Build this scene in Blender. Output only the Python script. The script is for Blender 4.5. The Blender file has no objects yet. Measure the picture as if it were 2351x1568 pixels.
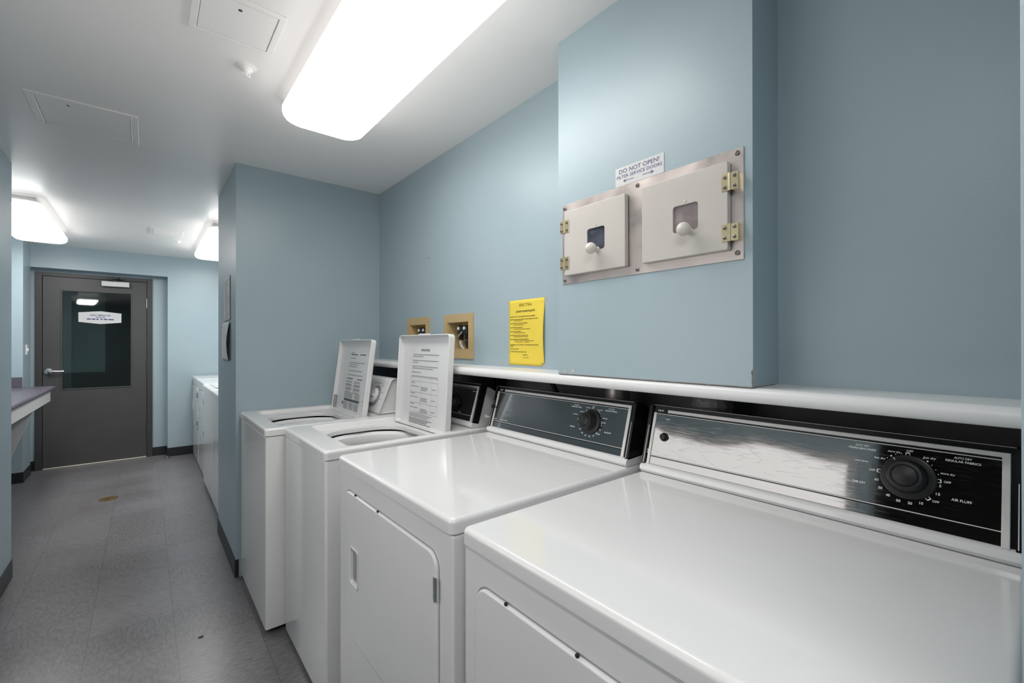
import bpy, bmesh, math, random
from mathutils import Vector, Matrix
random.seed(7)
SC = bpy.context.scene
COL = SC.collection
PI = math.pi

# ------------------------------------------------------------------ camera, world, exposure
CAMZ = 1.33
yaw, pit, rol = math.radians(39.565), math.radians(0.117), math.radians(-0.061)
fw = Vector((math.sin(yaw)*math.cos(pit), math.cos(yaw)*math.cos(pit), math.sin(pit)))
rt = Vector((math.cos(yaw), -math.sin(yaw), 0)); up = rt.cross(fw)
r2 = math.cos(rol)*rt + math.sin(rol)*up; u2 = -math.sin(rol)*rt + math.cos(rol)*up
cd = bpy.data.cameras.new('camera'); cam = bpy.data.objects.new('camera', cd); COL.objects.link(cam)
cd.sensor_width = 36; cd.lens = 1019.54/2351*36; cd.shift_x = -0.00012; cd.shift_y = 0.0009
cd.clip_start = 0.02
M = Matrix((r2, u2, -fw)).transposed().to_4x4(); M.translation = Vector((0, 0, CAMZ)); cam.matrix_world = M
SC.camera = cam
w = bpy.data.worlds.new('world'); SC.world = w; w.use_nodes = True
w.node_tree.nodes['Background'].inputs[0].default_value = (0.5, 0.55, 0.6, 1)
w.node_tree.nodes['Background'].inputs[1].default_value = 0.15
SC.view_settings.view_transform = 'Standard'; SC.view_settings.look = 'None'
SC.view_settings.gamma = 1; SC.view_settings.use_curve_mapping = False
SC.view_settings.exposure = 1.16
LAMP = 7.5            # emission of the fluorescent diffusers

# ------------------------------------------------------------------ main measures
ZC = 2.3606; XW = 1.2462; XC = 1.0943; YP = 2.948; YP2 = 3.731; XP = 0.3973
ZT = 0.9428; ZLB = 0.9059; ZS = 1.2247; XF = 0.5162
YFAR = 6.616; YDR = 6.77

# ------------------------------------------------------------------ materials
def mat(name, col, rough=0.5, metal=0.0, noise=0.0, nscale=8.0, bump=0.0, bscale=200.0, spec=0.5, coat=0.0, emit=None, es=0.0, trans=0.0, ior=1.45, rvar=0.0):
    m = bpy.data.materials.new(name); m.use_nodes = True; nt = m.node_tree; N = nt.nodes; Lk = nt.links
    b = N['Principled BSDF']; b.inputs['Base Color'].default_value = (*col, 1); b.inputs['Roughness'].default_value = rough
    b.inputs['Metallic'].default_value = metal; b.inputs['Specular IOR Level'].default_value = spec
    b.inputs['Coat Weight'].default_value = coat; b.inputs['IOR'].default_value = ior
    b.inputs['Transmission Weight'].default_value = trans
    if emit: b.inputs['Emission Color'].default_value = (*emit, 1); b.inputs['Emission Strength'].default_value = es
    tc = N.new('ShaderNodeTexCoord')
    if noise or rvar:
        n = N.new('ShaderNodeTexNoise'); n.inputs['Scale'].default_value = nscale; n.inputs['Detail'].default_value = 5
        Lk.new(tc.outputs['Object'], n.inputs['Vector'])
        if noise:
            r = N.new('ShaderNodeMapRange'); r.inputs['From Min'].default_value = 0.3; r.inputs['From Max'].default_value = 0.7
            r.inputs['To Min'].default_value = 1-noise; r.inputs['To Max'].default_value = 1+noise
            Lk.new(n.outputs['Fac'], r.inputs['Value'])
            v = N.new('ShaderNodeVectorMath'); v.operation = 'SCALE'; v.inputs[0].default_value = col
            Lk.new(r.outputs[0], v.inputs['Scale']); Lk.new(v.outputs[0], b.inputs['Base Color'])
        if rvar:
            r = N.new('ShaderNodeMapRange'); r.inputs['From Min'].default_value = 0.3; r.inputs['From Max'].default_value = 0.7
            r.inputs['To Min'].default_value = max(0, rough-rvar); r.inputs['To Max'].default_value = rough+rvar
            Lk.new(n.outputs['Fac'], r.inputs['Value']); Lk.new(r.outputs[0], b.inputs['Roughness'])
    if bump:
        n2 = N.new('ShaderNodeTexNoise'); n2.inputs['Scale'].default_value = bscale; n2.inputs['Detail'].default_value = 3
        Lk.new(tc.outputs['Object'], n2.inputs['Vector'])
        bp = N.new('ShaderNodeBump'); bp.inputs['Strength'].default_value = bump; bp.inputs['Distance'].default_value = 0.002
        Lk.new(n2.outputs['Fac'], bp.inputs['Height']); Lk.new(bp.outputs[0], b.inputs['Normal'])
    return m

M_WALL = mat('blue_wall_paint', (0.345, 0.435, 0.475), 0.36, noise=0.02, nscale=3, bump=0.12, bscale=140)
M_CEIL = mat('white_ceiling_paint', (0.93, 0.905, 0.885), 0.33, noise=0.012, nscale=2, bump=0.05, bscale=60)
M_BASE = mat('black_vinyl_base', (0.018, 0.02, 0.024), 0.4, noise=0.15, nscale=20)
M_ENAM = mat('white_enamel', (0.72, 0.72, 0.72), 0.08, noise=0.012, nscale=5, coat=0.0)
M_ENAM2 = mat('white_enamel_old', (0.70, 0.70, 0.695), 0.2, noise=0.02, nscale=5, coat=0.2)
M_PLW = mat('white_plastic', (0.76, 0.76, 0.76), 0.32, noise=0.01, nscale=9)
M_LEDG = mat('white_laminate', (0.74, 0.74, 0.74), 0.3, noise=0.02, nscale=7)
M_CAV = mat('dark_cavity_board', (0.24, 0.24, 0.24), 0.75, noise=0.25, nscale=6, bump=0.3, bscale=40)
M_BLK = mat('black_gloss_plastic', (0.008, 0.008, 0.009), 0.2, noise=0.1, nscale=15)
M_KNOB = mat('black_knob_plastic', (0.012, 0.012, 0.013), 0.42, noise=0.1, nscale=30)
M_BLKM = mat('black_rubber', (0.02, 0.02, 0.022), 0.6, noise=0.2, nscale=20)
M_SILV = mat('brushed_silver_trim', (0.72, 0.70, 0.68), 0.42, metal=0.25, noise=0.04, nscale=60)
M_CHR = mat('chrome', (0.75, 0.75, 0.76), 0.12, metal=1.0, noise=0.03, nscale=20)
M_STEEL = mat('stainless_plate', (0.56, 0.50, 0.475), 0.34, metal=0.75, noise=0.12, nscale=9, bump=0.05, bscale=60, rvar=0.1)
M_CREAM = mat('cream_painted_steel', (0.53, 0.50, 0.465), 0.36, noise=0.03, nscale=6, bump=0.05, bscale=60)
M_CEDGE = mat('grey_green_door_edge', (0.14, 0.15, 0.14), 0.5, noise=0.1, nscale=20)
M_BRASS = mat('pale_brass', (0.55, 0.48, 0.31), 0.33, metal=0.8, noise=0.08, nscale=30)
M_SCREW = mat('dull_screw_metal', (0.22, 0.21, 0.20), 0.35, metal=0.9, noise=0.1, nscale=60)
M_KNW = mat('ivory_knob', (0.66, 0.62, 0.56), 0.25, noise=0.03, nscale=12)
M_WIN1 = mat('blue_grey_filter_window', (0.055, 0.062, 0.085), 0.25, noise=0.35, nscale=25, rvar=0.1)
M_WIN2 = mat('grey_pink_filter_window', (0.30, 0.25, 0.25), 0.22, metal=0.35, noise=0.12, nscale=30, rvar=0.1)
M_TAN = mat('tan_plastic_box', (0.50, 0.37, 0.185), 0.45, noise=0.05, nscale=14)
M_YEL = mat('yellow_paper', (0.78, 0.60, 0.07), 0.7, noise=0.03, nscale=8)
M_PAP = mat('white_paper', (0.62, 0.62, 0.62), 0.7, noise=0.03, nscale=9)
M_PAPG = mat('grey_paper', (0.58, 0.58, 0.57), 0.7, noise=0.05, nscale=9)
M_TAPE = mat('clear_tape', (0.40, 0.41, 0.46), 0.25, noise=0.05, nscale=50)
M_INKB = mat('navy_ink', (0.035, 0.04, 0.16), 0.6, noise=0.1, nscale=90)
M_INK = mat('black_ink', (0.03, 0.028, 0.02), 0.7, noise=0.1, nscale=90)
M_INKG = mat('grey_ink', (0.27, 0.27, 0.275), 0.7, noise=0.1, nscale=90)
M_INKD = mat('dark_grey_ink', (0.10, 0.10, 0.105), 0.7, noise=0.1, nscale=90)
M_INKY = mat('olive_ink', (0.20, 0.14, 0.02), 0.7, noise=0.1, nscale=90)
M_INKO = mat('orange_ink', (0.62, 0.20, 0.05), 0.7, noise=0.1, nscale=90)
M_WHT = mat('white_print', (0.9, 0.9, 0.9), 0.5, noise=0.03, nscale=90)
M_DOOR = mat('charcoal_door_paint', (0.068, 0.066, 0.067), 0.4, noise=0.04, nscale=6, bump=0.05, bscale=120)
M_FRM = mat('charcoal_frame_paint', (0.05, 0.049, 0.05), 0.42, noise=0.05, nscale=8)
M_CNT = mat('purple_grey_laminate', (0.105, 0.095, 0.12), 0.33, noise=0.1, nscale=60)
M_APR = mat('off_white_paint', (0.62, 0.62, 0.61), 0.45, noise=0.02, nscale=9)
M_DRAIN = mat('aged_brass_drain', (0.20, 0.14, 0.055), 0.4, metal=0.7, noise=0.3, nscale=40)
M_FOIL = mat('crinkled_foil', (0.8, 0.8, 0.8), 0.3, metal=0.6, noise=0.1, nscale=50, bump=0.9, bscale=90)
M_TUB = mat('grey_tub_plastic', (0.30, 0.30, 0.31), 0.35, noise=0.05, nscale=12)
M_THR = mat('threshold_metal', (0.60, 0.57, 0.50), 0.4, metal=0.4, noise=0.08, nscale=30)
M_LAMP = mat('lit_diffuser', (0.9, 0.9, 0.9), 0.35, noise=0.01, nscale=4, emit=(1.0, 0.975, 0.95), es=LAMP)
M_LAMPB = mat('lit_large_diffuser', (0.9, 0.9, 0.9), 0.35, noise=0.01, nscale=4, emit=(1.0, 0.975, 0.95), es=4.3)
M_RIM = mat('dim_diffuser_edge', (0.85, 0.85, 0.85), 0.35, noise=0.01, nscale=4, emit=(1.0, 0.975, 0.95), es=0.4)
M_CORR = mat('dim_corridor_paint', (0.45, 0.58, 0.60), 0.6, noise=0.05, nscale=3)
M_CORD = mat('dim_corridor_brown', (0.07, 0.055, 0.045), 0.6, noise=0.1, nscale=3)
M_GLS = mat('door_glass', (0.75, 0.88, 0.86), 0.02, noise=0.02, nscale=3, trans=1.0, ior=1.5)

# panel glass: smoked mirror-like plastic with fine scratches
def panel_mat():
    m = mat('smoked_panel_glass', (0.006, 0.006, 0.006), 0.06, noise=0.1, nscale=12, spec=0.5, ior=3.1)
    nt = m.node_tree; N = nt.nodes; L = nt.links; b = N['Principled BSDF']
    tc = N.new('ShaderNodeTexCoord'); mp = N.new('ShaderNodeMapping'); mp.inputs['Rotation'].default_value = (0.35, 0.2, 0.1); mp.inputs['Scale'].default_value = (3, 4, 60)
    n = N.new('ShaderNodeTexNoise'); n.inputs['Scale'].default_value = 7; n.inputs['Detail'].default_value = 6
    L.new(tc.outputs['Object'], mp.inputs[0]); L.new(mp.outputs[0], n.inputs['Vector'])
    r = N.new('ShaderNodeMapRange'); r.inputs['From Min'].default_value = 0.45; r.inputs['From Max'].default_value = 0.8; r.inputs['To Min'].default_value = 0.04; r.inputs['To Max'].default_value = 0.16
    L.new(n.outputs['Fac'], r.inputs['Value']); L.new(r.outputs[0], b.inputs['Roughness'])
    n3 = N.new('ShaderNodeTexNoise'); n3.inputs['Scale'].default_value = 3.5; n3.inputs['Detail'].default_value = 1
    L.new(tc.outputs['Object'], n3.inputs['Vector'])
    bp = N.new('ShaderNodeBump'); bp.inputs['Strength'].default_value = 0.7; bp.inputs['Distance'].default_value = 0.006
    L.new(n3.outputs['Fac'], bp.inputs['Height']); L.new(bp.outputs[0], b.inputs['Normal'])
    return m
M_GLASSP = panel_mat()

def floor_mat():
    m = bpy.data.materials.new('vinyl_floor_tiles'); m.use_nodes = True; nt = m.node_tree; N = nt.nodes; L = nt.links
    b = N['Principled BSDF']; g = N.new('ShaderNodeNewGeometry')
    S = 0.3048
    sub = N.new('ShaderNodeVectorMath'); sub.operation = 'SUBTRACT'; sub.inputs[1].default_value = (0.107, 2.1494, 0); L.new(g.outputs['Position'], sub.inputs[0])
    dv = N.new('ShaderNodeVectorMath'); dv.operation = 'SCALE'; dv.inputs['Scale'].default_value = 1/S; L.new(sub.outputs[0], dv.inputs[0])
    fl = N.new('ShaderNodeVectorMath'); fl.operation = 'FLOOR'; L.new(dv.outputs[0], fl.inputs[0])
    fr = N.new('ShaderNodeVectorMath'); fr.operation = 'FRACTION'; L.new(dv.outputs[0], fr.inputs[0])
    wn = N.new('ShaderNodeTexWhiteNoise'); wn.noise_dimensions = '2D'; L.new(fl.outputs[0], wn.inputs['Vector'])
    # joint mask
    sp = N.new('ShaderNodeSeparateXYZ'); L.new(fr.outputs[0], sp.inputs[0])
    def math_(op, a, bb=None):
        n = N.new('ShaderNodeMath'); n.operation = op
        if hasattr(a, 'links') or not isinstance(a, (int, float)): L.new(a, n.inputs[0])
        else: n.inputs[0].default_value = a
        if bb is not None:
            if isinstance(bb, (int, float)): n.inputs[1].default_value = bb
            else: L.new(bb, n.inputs[1])
        return n.outputs[0]
    ex = math_('ABSOLUTE', math_('SUBTRACT', sp.outputs[0], 0.5)); ey = math_('ABSOLUTE', math_('SUBTRACT', sp.outputs[1], 0.5))
    mx = math_('MAXIMUM', ex, ey); jt = math_('GREATER_THAN', mx, 0.4965)
    # alternate chip direction per tile
    ck = N.new('ShaderNodeTexChecker'); ck.inputs['Scale'].default_value = 1.0; L.new(dv.outputs[0], ck.inputs['Vector'])
    def streak(sc, rot):
        mp = N.new('ShaderNodeMapping'); mp.inputs['Scale'].default_value = sc; mp.inputs['Rotation'].default_value = (0, 0, rot)
        L.new(g.outputs['Position'], mp.inputs[0])
        n = N.new('ShaderNodeTexNoise'); n.inputs['Scale'].default_value = 1; n.inputs['Detail'].default_value = 6; n.inputs['Roughness'].default_value = 0.65
        L.new(mp.outputs[0], n.inputs['Vector']); return n.outputs['Fac']
    a1 = streak((90, 26, 1), 0.3); a2 = streak((26, 90, 1), 0.25)
    mixf = N.new('ShaderNodeMix'); mixf.data_type = 'FLOAT'; gt = math_('GREATER_THAN', wn.outputs['Value'], 0.5)
    L.new(gt, mixf.inputs['Factor']); L.new(a1, mixf.inputs[2]); L.new(a2, mixf.inputs[3])
    big = N.new('ShaderNodeTexNoise'); big.inputs['Scale'].default_value = 1.6; big.inputs['Detail'].default_value = 3; L.new(g.outputs['Position'], big.inputs['Vector'])
    fine = N.new('ShaderNodeTexNoise'); fine.inputs['Scale'].default_value = 160; fine.inputs['Detail'].default_value = 4; L.new(g.outputs['Position'], fine.inputs['Vector'])
    tot = math_('ADD', math_('ADD', math_('MULTIPLY', mixf.outputs[0], 0.75), math_('MULTIPLY', big.outputs['Fac'], 0.25)), math_('ADD', math_('MULTIPLY', wn.outputs['Value'], 0.05), math_('MULTIPLY', fine.outputs['Fac'], 0.22)))
    cr = N.new('ShaderNodeValToRGB'); e = cr.color_ramp.elements
    e[0].position = 0.42; e[0].color = (0.085, 0.081, 0.083, 1); e[1].position = 0.86; e[1].color = (0.235, 0.23, 0.24, 1)
    k = cr.color_ramp.elements.new(0.62); k.color = (0.148, 0.142, 0.149, 1)
    L.new(tot, cr.inputs[0])
    mc = N.new('ShaderNodeMix'); mc.data_type = 'RGBA'; L.new(math_('MULTIPLY', jt, 0.75), mc.inputs['Factor']); L.new(cr.outputs[0], mc.inputs[6]); mc.inputs[7].default_value = (0.05, 0.047, 0.05, 1)
    L.new(mc.outputs[2], b.inputs['Base Color'])
    rr = N.new('ShaderNodeMapRange'); rr.inputs['To Min'].default_value = 0.2; rr.inputs['To Max'].default_value = 0.42; L.new(big.outputs['Fac'], rr.inputs['Value']); L.new(rr.outputs[0], b.inputs['Roughness'])
    bp = N.new('ShaderNodeBump'); bp.inputs['Strength'].default_value = 0.06; bp.inputs['Distance'].default_value = 0.002; L.new(mixf.outputs[0], bp.inputs['Height']); L.new(bp.outputs[0], b.inputs['Normal'])
    return m
M_FLOOR = floor_mat()

# ------------------------------------------------------------------ mesh builder
class B:
    def __init__(s): s.bm = bmesh.new()
    def box(s, a, b, bev=0.0, seg=3, mtx=None):
        x0, y0, z0 = [min(a[i], b[i]) for i in range(3)]; x1, y1, z1 = [max(a[i], b[i]) for i in range(3)]
        r = bmesh.ops.create_cube(s.bm, size=1); vs = r['verts']
        for v in vs: v.co = Vector((x0+(v.co.x+.5)*(x1-x0), y0+(v.co.y+.5)*(y1-y0), z0+(v.co.z+.5)*(z1-z0)))
        if bev:
            es = list({e for v in vs for e in v.link_edges})
            r = bmesh.ops.bevel(s.bm, geom=es, offset=bev, segments=seg, profile=0.5, affect='EDGES'); vs = list({v for f in r['faces'] for v in f.verts} | {v for v in vs if v.is_valid})
        if mtx is not None:
            for v in vs: v.co = mtx @ v.co
        return s
    def loops(s, ls, cap0=True, cap1=True, closed=True):
        rows = [[s.bm.verts.new(p) for p in l] for l in ls]; n = len(rows[0])
        for a, b in zip(rows, rows[1:]):
            for i in range(n if closed else n-1):
                j = (i+1) % n
                try: s.bm.faces.new((a[i], a[j], b[j], b[i]))
                except ValueError: pass
        if cap0: s.bm.faces.new(rows[0][::-1])
        if cap1: s.bm.faces.new(rows[-1])
        return s
    def prism(s, pts, f, lo, hi):          # f maps (u, v, w) to xyz
        return s.loops([[f(u, v, lo) for u, v in pts], [f(u, v, hi) for u, v in pts]])
    def lathe(s, prof, fr, seg=32, cap=True):        # prof (r, h); fr = (origin, u, v, n)
        o, u, v, n = fr
        ls = [[o + u*(r*math.cos(2*PI*i/seg)) + v*(r*math.sin(2*PI*i/seg)) + n*h for i in range(seg)] for r, h in prof]
        return s.loops(ls, cap, cap)
    def tube(s, pts, r, seg=12):
        pts = [Vector(p) for p in pts]; ls = []
        for i, p in enumerate(pts):
            d = (pts[min(i+1, len(pts)-1)] - pts[max(i-1, 0)]).normalized()
            a = d.orthogonal().normalized() if i == 0 else (pa - d*pa.dot(d)).normalized()
            pa = a; c = d.cross(a); rr = r[i] if isinstance(r, (list, tuple)) else r
            ls.append([p + a*(rr*math.cos(2*PI*k/seg)) + c*(rr*math.sin(2*PI*k/seg)) for k in range(seg)])
        return s.loops(ls)
    def quad(s, *p):
        s.bm.faces.new([s.bm.verts.new(q) for q in p]); return s
ORG = {}
def obj(name, b, m, parent=None, smooth=35):
    me = bpy.data.meshes.new(name); bmesh.ops.recalc_face_normals(b.bm, faces=b.bm.faces); 
    o = bpy.data.objects.new(name, me)
    if parent is not None: org = ORG[parent.name]
    else:
        xs = [v.co for v in b.bm.verts]
        org = Vector(((min(c.x for c in xs)+max(c.x for c in xs))/2, (min(c.y for c in xs)+max(c.y for c in xs))/2, min(c.z for c in xs)))
    for v in b.bm.verts: v.co -= org
    b.bm.to_mesh(me); b.bm.free()
    me.materials.append(m)
    me.polygons.foreach_set('use_smooth', [True]*len(me.polygons)); me.set_sharp_from_angle(angle=math.radians(smooth))
    wn_ = o.modifiers.new('normals', 'WEIGHTED_NORMAL'); wn_.keep_sharp = True
    COL.objects.link(o)
    if parent is not None: o.parent = parent
    else: o.location = org
    ORG[o.name] = org
    return o
def tag(o, label=None, cat=None, group=None, kind=None):
    if label: o['label'] = label
    if cat: o['category'] = cat
    if group: o['group'] = group
    if kind: o['kind'] = kind
    return o
def thing(name, loc, label, cat, group=None, kind=None):
    o = bpy.data.objects.new(name, None); COL.objects.link(o); o.location = loc; o.empty_display_size = 0.05; ORG[o.name] = Vector(loc)
    return tag(o, label, cat, group, kind)
def rrect(x0, x1, y0, y1, r, z, nc=8, ns=4):
    pts = []
    cs = [(x1-r, y1-r, 0), (x0+r, y1-r, PI/2), (x0+r, y0+r, PI), (x1-r, y0+r, 3*PI/2)]
    for ci, (cx, cy, a0) in enumerate(cs):
        for k in range(nc+1):
            a = a0 + k/nc*PI/2; pts.append(Vector((cx+r*math.cos(a), cy+r*math.sin(a), z)))
        nx = cs[(ci+1) % 4]; p = pts[-1]; q = Vector((nx[0]+r*math.cos(nx[2]), nx[1]+r*math.sin(nx[2]), z))
        for k in range(1, ns): pts.append(p.lerp(q, k/ns))
    return pts
def frame(o, u, v): u = Vector(u).normalized(); v = Vector(v).normalized(); return (Vector(o), u, v, u.cross(v))

# ---- lettering laid on a surface frame
_tc = {}
def glyphs(txt, bold=False):
    key = (txt, bold)
    if key in _tc: return _tc[key]
    cu = bpy.data.curves.new('t', 'FONT'); cu.body = txt; cu.size = 1; cu.resolution_u = 3
    if bold: cu.offset = 0.018
    ob = bpy.data.objects.new('t', cu); COL.objects.link(ob)
    me = ob.to_mesh(); vs = [(v.co.x, v.co.y) for v in me.vertices]; fs = [tuple(p.vertices) for p in me.polygons]
    ob.to_mesh_clear(); bpy.data.objects.remove(ob); bpy.data.curves.remove(cu)
    _tc[key] = (vs, fs); return _tc[key]
def text(b, fr, txt, x, y, width=None, cap=0.005, align='C', shear=0.0, bold=False, h=0.0004, warp=None):
    vs, fs = glyphs(txt, bold)
    if not vs: return
    x0 = min(v[0] for v in vs); x1 = max(v[0] for v in vs)
    sy = cap/0.729; sx = sy if width is None else width/(x1-x0)
    W = (x1-x0)*sx; ox = {'C': x-W/2, 'L': x, 'R': x-W}[align]
    o, u, v, n = fr
    nv = []
    for (a, c) in vs:
        px = ox+(a-x0)*sx + shear*c*sy; py = y + c*sy - cap/2
        P = o + u*px + v*py + n*h
        if warp: P = warp(P, px, py)
        nv.append(b.bm.verts.new(P))
    for f in fs:
        try: b.bm.faces.new([nv[i] for i in f])
        except ValueError: pass
def rect(b, fr, x0, x1, y0, y1, h=0.0004, warp=None):
    o, u, v, n = fr
    ps = [(x0, y0), (x1, y0), (x1, y1), (x0, y1)]
    q = [o+u*x+v*y+n*h for x, y in ps]
    if warp: q = [warp(p, *c) for p, c in zip(q, ps)]
    b.quad(*q)
def words(b, fr, x0, x1, y, hgt, rnd, h=0.0004, warp=None):
    x = x0
    while x < x1-hgt:
        L = min(rnd.uniform(2.0, 7.0)*hgt, x1-x); rect(b, fr, x, x+L, y-hgt/2, y+hgt/2, h, warp); x += L+0.7*hgt
def slab(b, fr, x0, x1, y0, y1, h0, h1, bev=0.0, seg=3):
    o, u, v, n = fr; mtx = Matrix((u, v, n)).transposed().to_4x4(); mtx.translation = o
    b.box((x0, y0, h0), (x1, y1, h1), bev, seg, mtx)
def rslab(b, fr, x0, x1, y0, y1, h0, h1, r, bev=0.003, nc=8):
    o, u, v, n = fr; mtx = Matrix((u, v, n)).transposed().to_4x4(); mtx.translation = o
    ls = [rrect(x0, x1, y0, y1, r, h0, nc)]
    for k in range(4):
        a = k/3*PI/2; d = bev*(1-math.cos(a)); ls.append(rrect(x0+d, x1-d, y0+d, y1-d, max(r-d, 0.0005), h1-bev+bev*math.sin(a), nc))
    b.loops([[mtx @ p for p in l] for l in ls])

# ------------------------------------------------------------------ setting
def struct(name, b, m, parent=None):
    o = obj(name, b, m, parent)
    if parent is None: o['kind'] = 'structure'
    return o
def bx(*bs):
    b = B()
    for a in bs: b.box(a[0], a[1])
    return b
struct('floor', bx(((-1.8, -2.4, -0.1), (1.7, 8.4, 0))), M_FLOOR)
struct('ceiling', bx(((-1.8, -2.4, ZC), (1.7, 8.4, ZC+0.1))), M_CEIL)
# right wall above the ledge with two openings for the valve boxes
holes = [(1.845, 2.044, 1.296, 1.4425), (2.2815, 2.4775, 1.296, 1.4425)]
b = B(); ys = sorted({0.0, YP, *[h[0] for h in holes], *[h[1] for h in holes]}); zs = [ZS-0.033, 1.296, 1.4425, ZC]
for y0, y1 in zip(ys, ys[1:]):
    for z0, z1 in zip(zs, zs[1:]):
        if any(abs(h[0]-y0) < 1e-6 and abs(h[2]-z0) < 1e-6 for h in holes): continue
        b.box((XW, y0, z0), (1.42, y1, z1))
bmesh.ops.remove_doubles(b.bm, verts=b.bm.verts, dist=1e-5)
struct('wall_right', b, M_WALL)
struct('wall_chase', bx(((XC, 0.4413, ZS), (XW+0.01, 1.0737, ZC))), M_WALL)
chs = bpy.data.objects['wall_chase']
M_CHIP = mat('bare_chipped_edge', (0.22, 0.16, 0.13), 0.7, noise=0.4, nscale=60)
M_PEACH = mat('peach_wall_spot', (0.62, 0.48, 0.38), 0.6, noise=0.1, nscale=60)
b = B(); b.box((XC-0.0006, 0.4413, ZS+0.0002), (XC, 1.0737, ZS+0.0022)); b.box((XC, 0.4407, ZS+0.0002), (XC+0.13, 0.4413, ZS+0.0022)); obj('chipped_edge', b, M_CHIP, chs)
b = B(); rc = random.Random(4)
b.prism([(-0.443-0.0006*rc.uniform(0, 3), ZS+0.002)] + [(-0.4435-0.0022*rc.uniform(0.1, 1), ZS+0.002+k*0.006) for k in range(1, 7)] + [(-0.4413, ZS+0.045), (-0.4413, ZS+0.002)], lambda u, v, w_: Vector((XC-w_, -u, v)), 0.0, 0.0005)
obj('chipped_corner', b, M_CHIP, chs)
for y, z, r in ((1.0085, 1.2375, 0.0055), (1.045, 1.2345, 0.0032)):
    b = B(); b.lathe([(r, 0), (r*0.9, 0.0006), (0, 0.0008)], (Vector((XC, y, z)), Vector((0, -1, 0)), Vector((0, 0, 1)), Vector((-1, 0, 0))), 16, False); obj('filler_spot', b, M_PEACH, chs)
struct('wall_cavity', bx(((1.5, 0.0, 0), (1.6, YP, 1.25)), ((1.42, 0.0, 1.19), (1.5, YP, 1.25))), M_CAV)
struct('wall_partition', bx(((XP, YP, 0), (1.6, YP2, ZC))), M_WALL)
struct('wall_near', bx(((0.49, -0.13, 0), (1.6, 0.0132, ZC))), M_WALL)
struct('wall_left', bx(((-0.75, 0.62, 0), (-0.587, 3.764, ZC)), ((-0.75, -0.55, 2.05), (-0.587, 0.62, ZC)), ((-0.75, -2.4, 0), (-0.587, -0.55, ZC)), ((-1.45, 3.64, 0), (-0.74, 3.764, ZC))), M_WALL)
struct('wall_back', bx(((-0.75, -2.4, 0), (1.7, -2.3, ZC)), ((1.6, -2.4, 0), (1.7, 0.0, ZC))), M_WALL)
struct('wall_side_passage', bx(((-1.8, -0.65, 0), (-1.7, 0.7, ZC)), ((-1.7, -0.65, 0), (-0.75, -0.55, ZC)), ((-1.7, 0.62, 0), (-0.75, 0.72, ZC))), M_CORD)  # unlit passage out of view; its darkness is put into the brown colour
M_PANE = mat('frosted_window_pane', (0.8, 0.8, 0.8), 0.4, noise=0.05, nscale=3, emit=(1.0, 0.955, 0.93), es=0.85)
w1 = struct('window_1', bx(((-0.586, 0.72, 1.02), (-0.578, 2.0, 1.74))), M_PANE)
b = B()
for q in (((-0.587, 0.68, 0.98), (-0.565, 2.04, 1.02)), ((-0.587, 0.68, 1.74), (-0.565, 2.04, 1.78)), ((-0.587, 0.68, 1.02), (-0.565, 0.72, 1.74)), ((-0.587, 2.0, 1.02), (-0.565, 2.04, 1.74))): b.box(*q, 0.002, 1)
obj('window_frame', b, M_APR, w1)
struct('wall_lobby_right', bx(((1.2, YP2, 0), (1.6, 6.9, ZC))), M_WALL)
struct('wall_lobby_left', bx(((-1.5, 3.6, 0), (-1.3, 6.9, ZC))), M_WALL)
struct('wall_column', bx(((-1.3, 6.263, 0), (-0.903, 6.62, ZC))), M_WALL)
struct('wall_far', bx(((-1.4, YFAR, 0), (-0.955, 6.9, ZC)), ((0.2042, YFAR, 0), (1.3, 6.9, ZC)), ((-0.955, YFAR, 2.1182), (0.2042, 6.9, ZC)),
       ((-0.96, YDR, 0), (-0.88, 6.9, 2.13)), ((0.055, YDR, 0), (0.21, 6.9, 2.13)), ((-0.88, YDR, 2.075), (0.06, 6.9, 2.13))), M_WALL)
struct('wall_corridor', bx(((-1.4, 8.2, 0), (-0.42, 8.3, ZC)), ((-0.1, 8.2, 0), (0.9, 8.3, ZC)), ((-1.5, 6.9, 0), (-1.4, 8.3, ZC)), ((0.9, 6.9, 0), (1.0, 8.3, ZC))), M_CORR)
struct('wall_corridor_end', bx(((-0.42, 8.2, 0), (-0.1, 8.3, ZC)), ((-1.4, 8.18, 0), (0.9, 8.2, 0.95))), M_CORD)
# vinyl cove base
def base(name, segs):
    b = B()
    for (x0, y0, x1, y1) in segs: b.box((x0, y0, 0), (x1, y1, 0.102), 0.0015, 1)
    struct(name, b, M_BASE)
base('baseboard_partition', [(XP-0.005, YP-0.001, XP, YP2+0.004), (XP-0.005, YP2, 1.2, YP2+0.005), (XP-0.005, YP-0.003, 0.412, YP)])
base('baseboard_left', [(-0.587, 2.0, -0.582, 3.769), (-1.3, 3.764, -0.582, 3.769)])
base('baseboard_far', [(0.1992, YFAR-0.005, 1.2, YFAR), (0.1992, YFAR, 0.2042, YDR), (0.068, YDR-0.005, 0.2, YDR), (-0.955, YDR-0.005, -0.893, YDR), (-0.955, YFAR, -0.95, YDR)])
base('baseboard_column', [(-1.3, 6.258, -0.898, 6.263), (-0.903, 6.263, -0.898, 6.62)])

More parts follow.
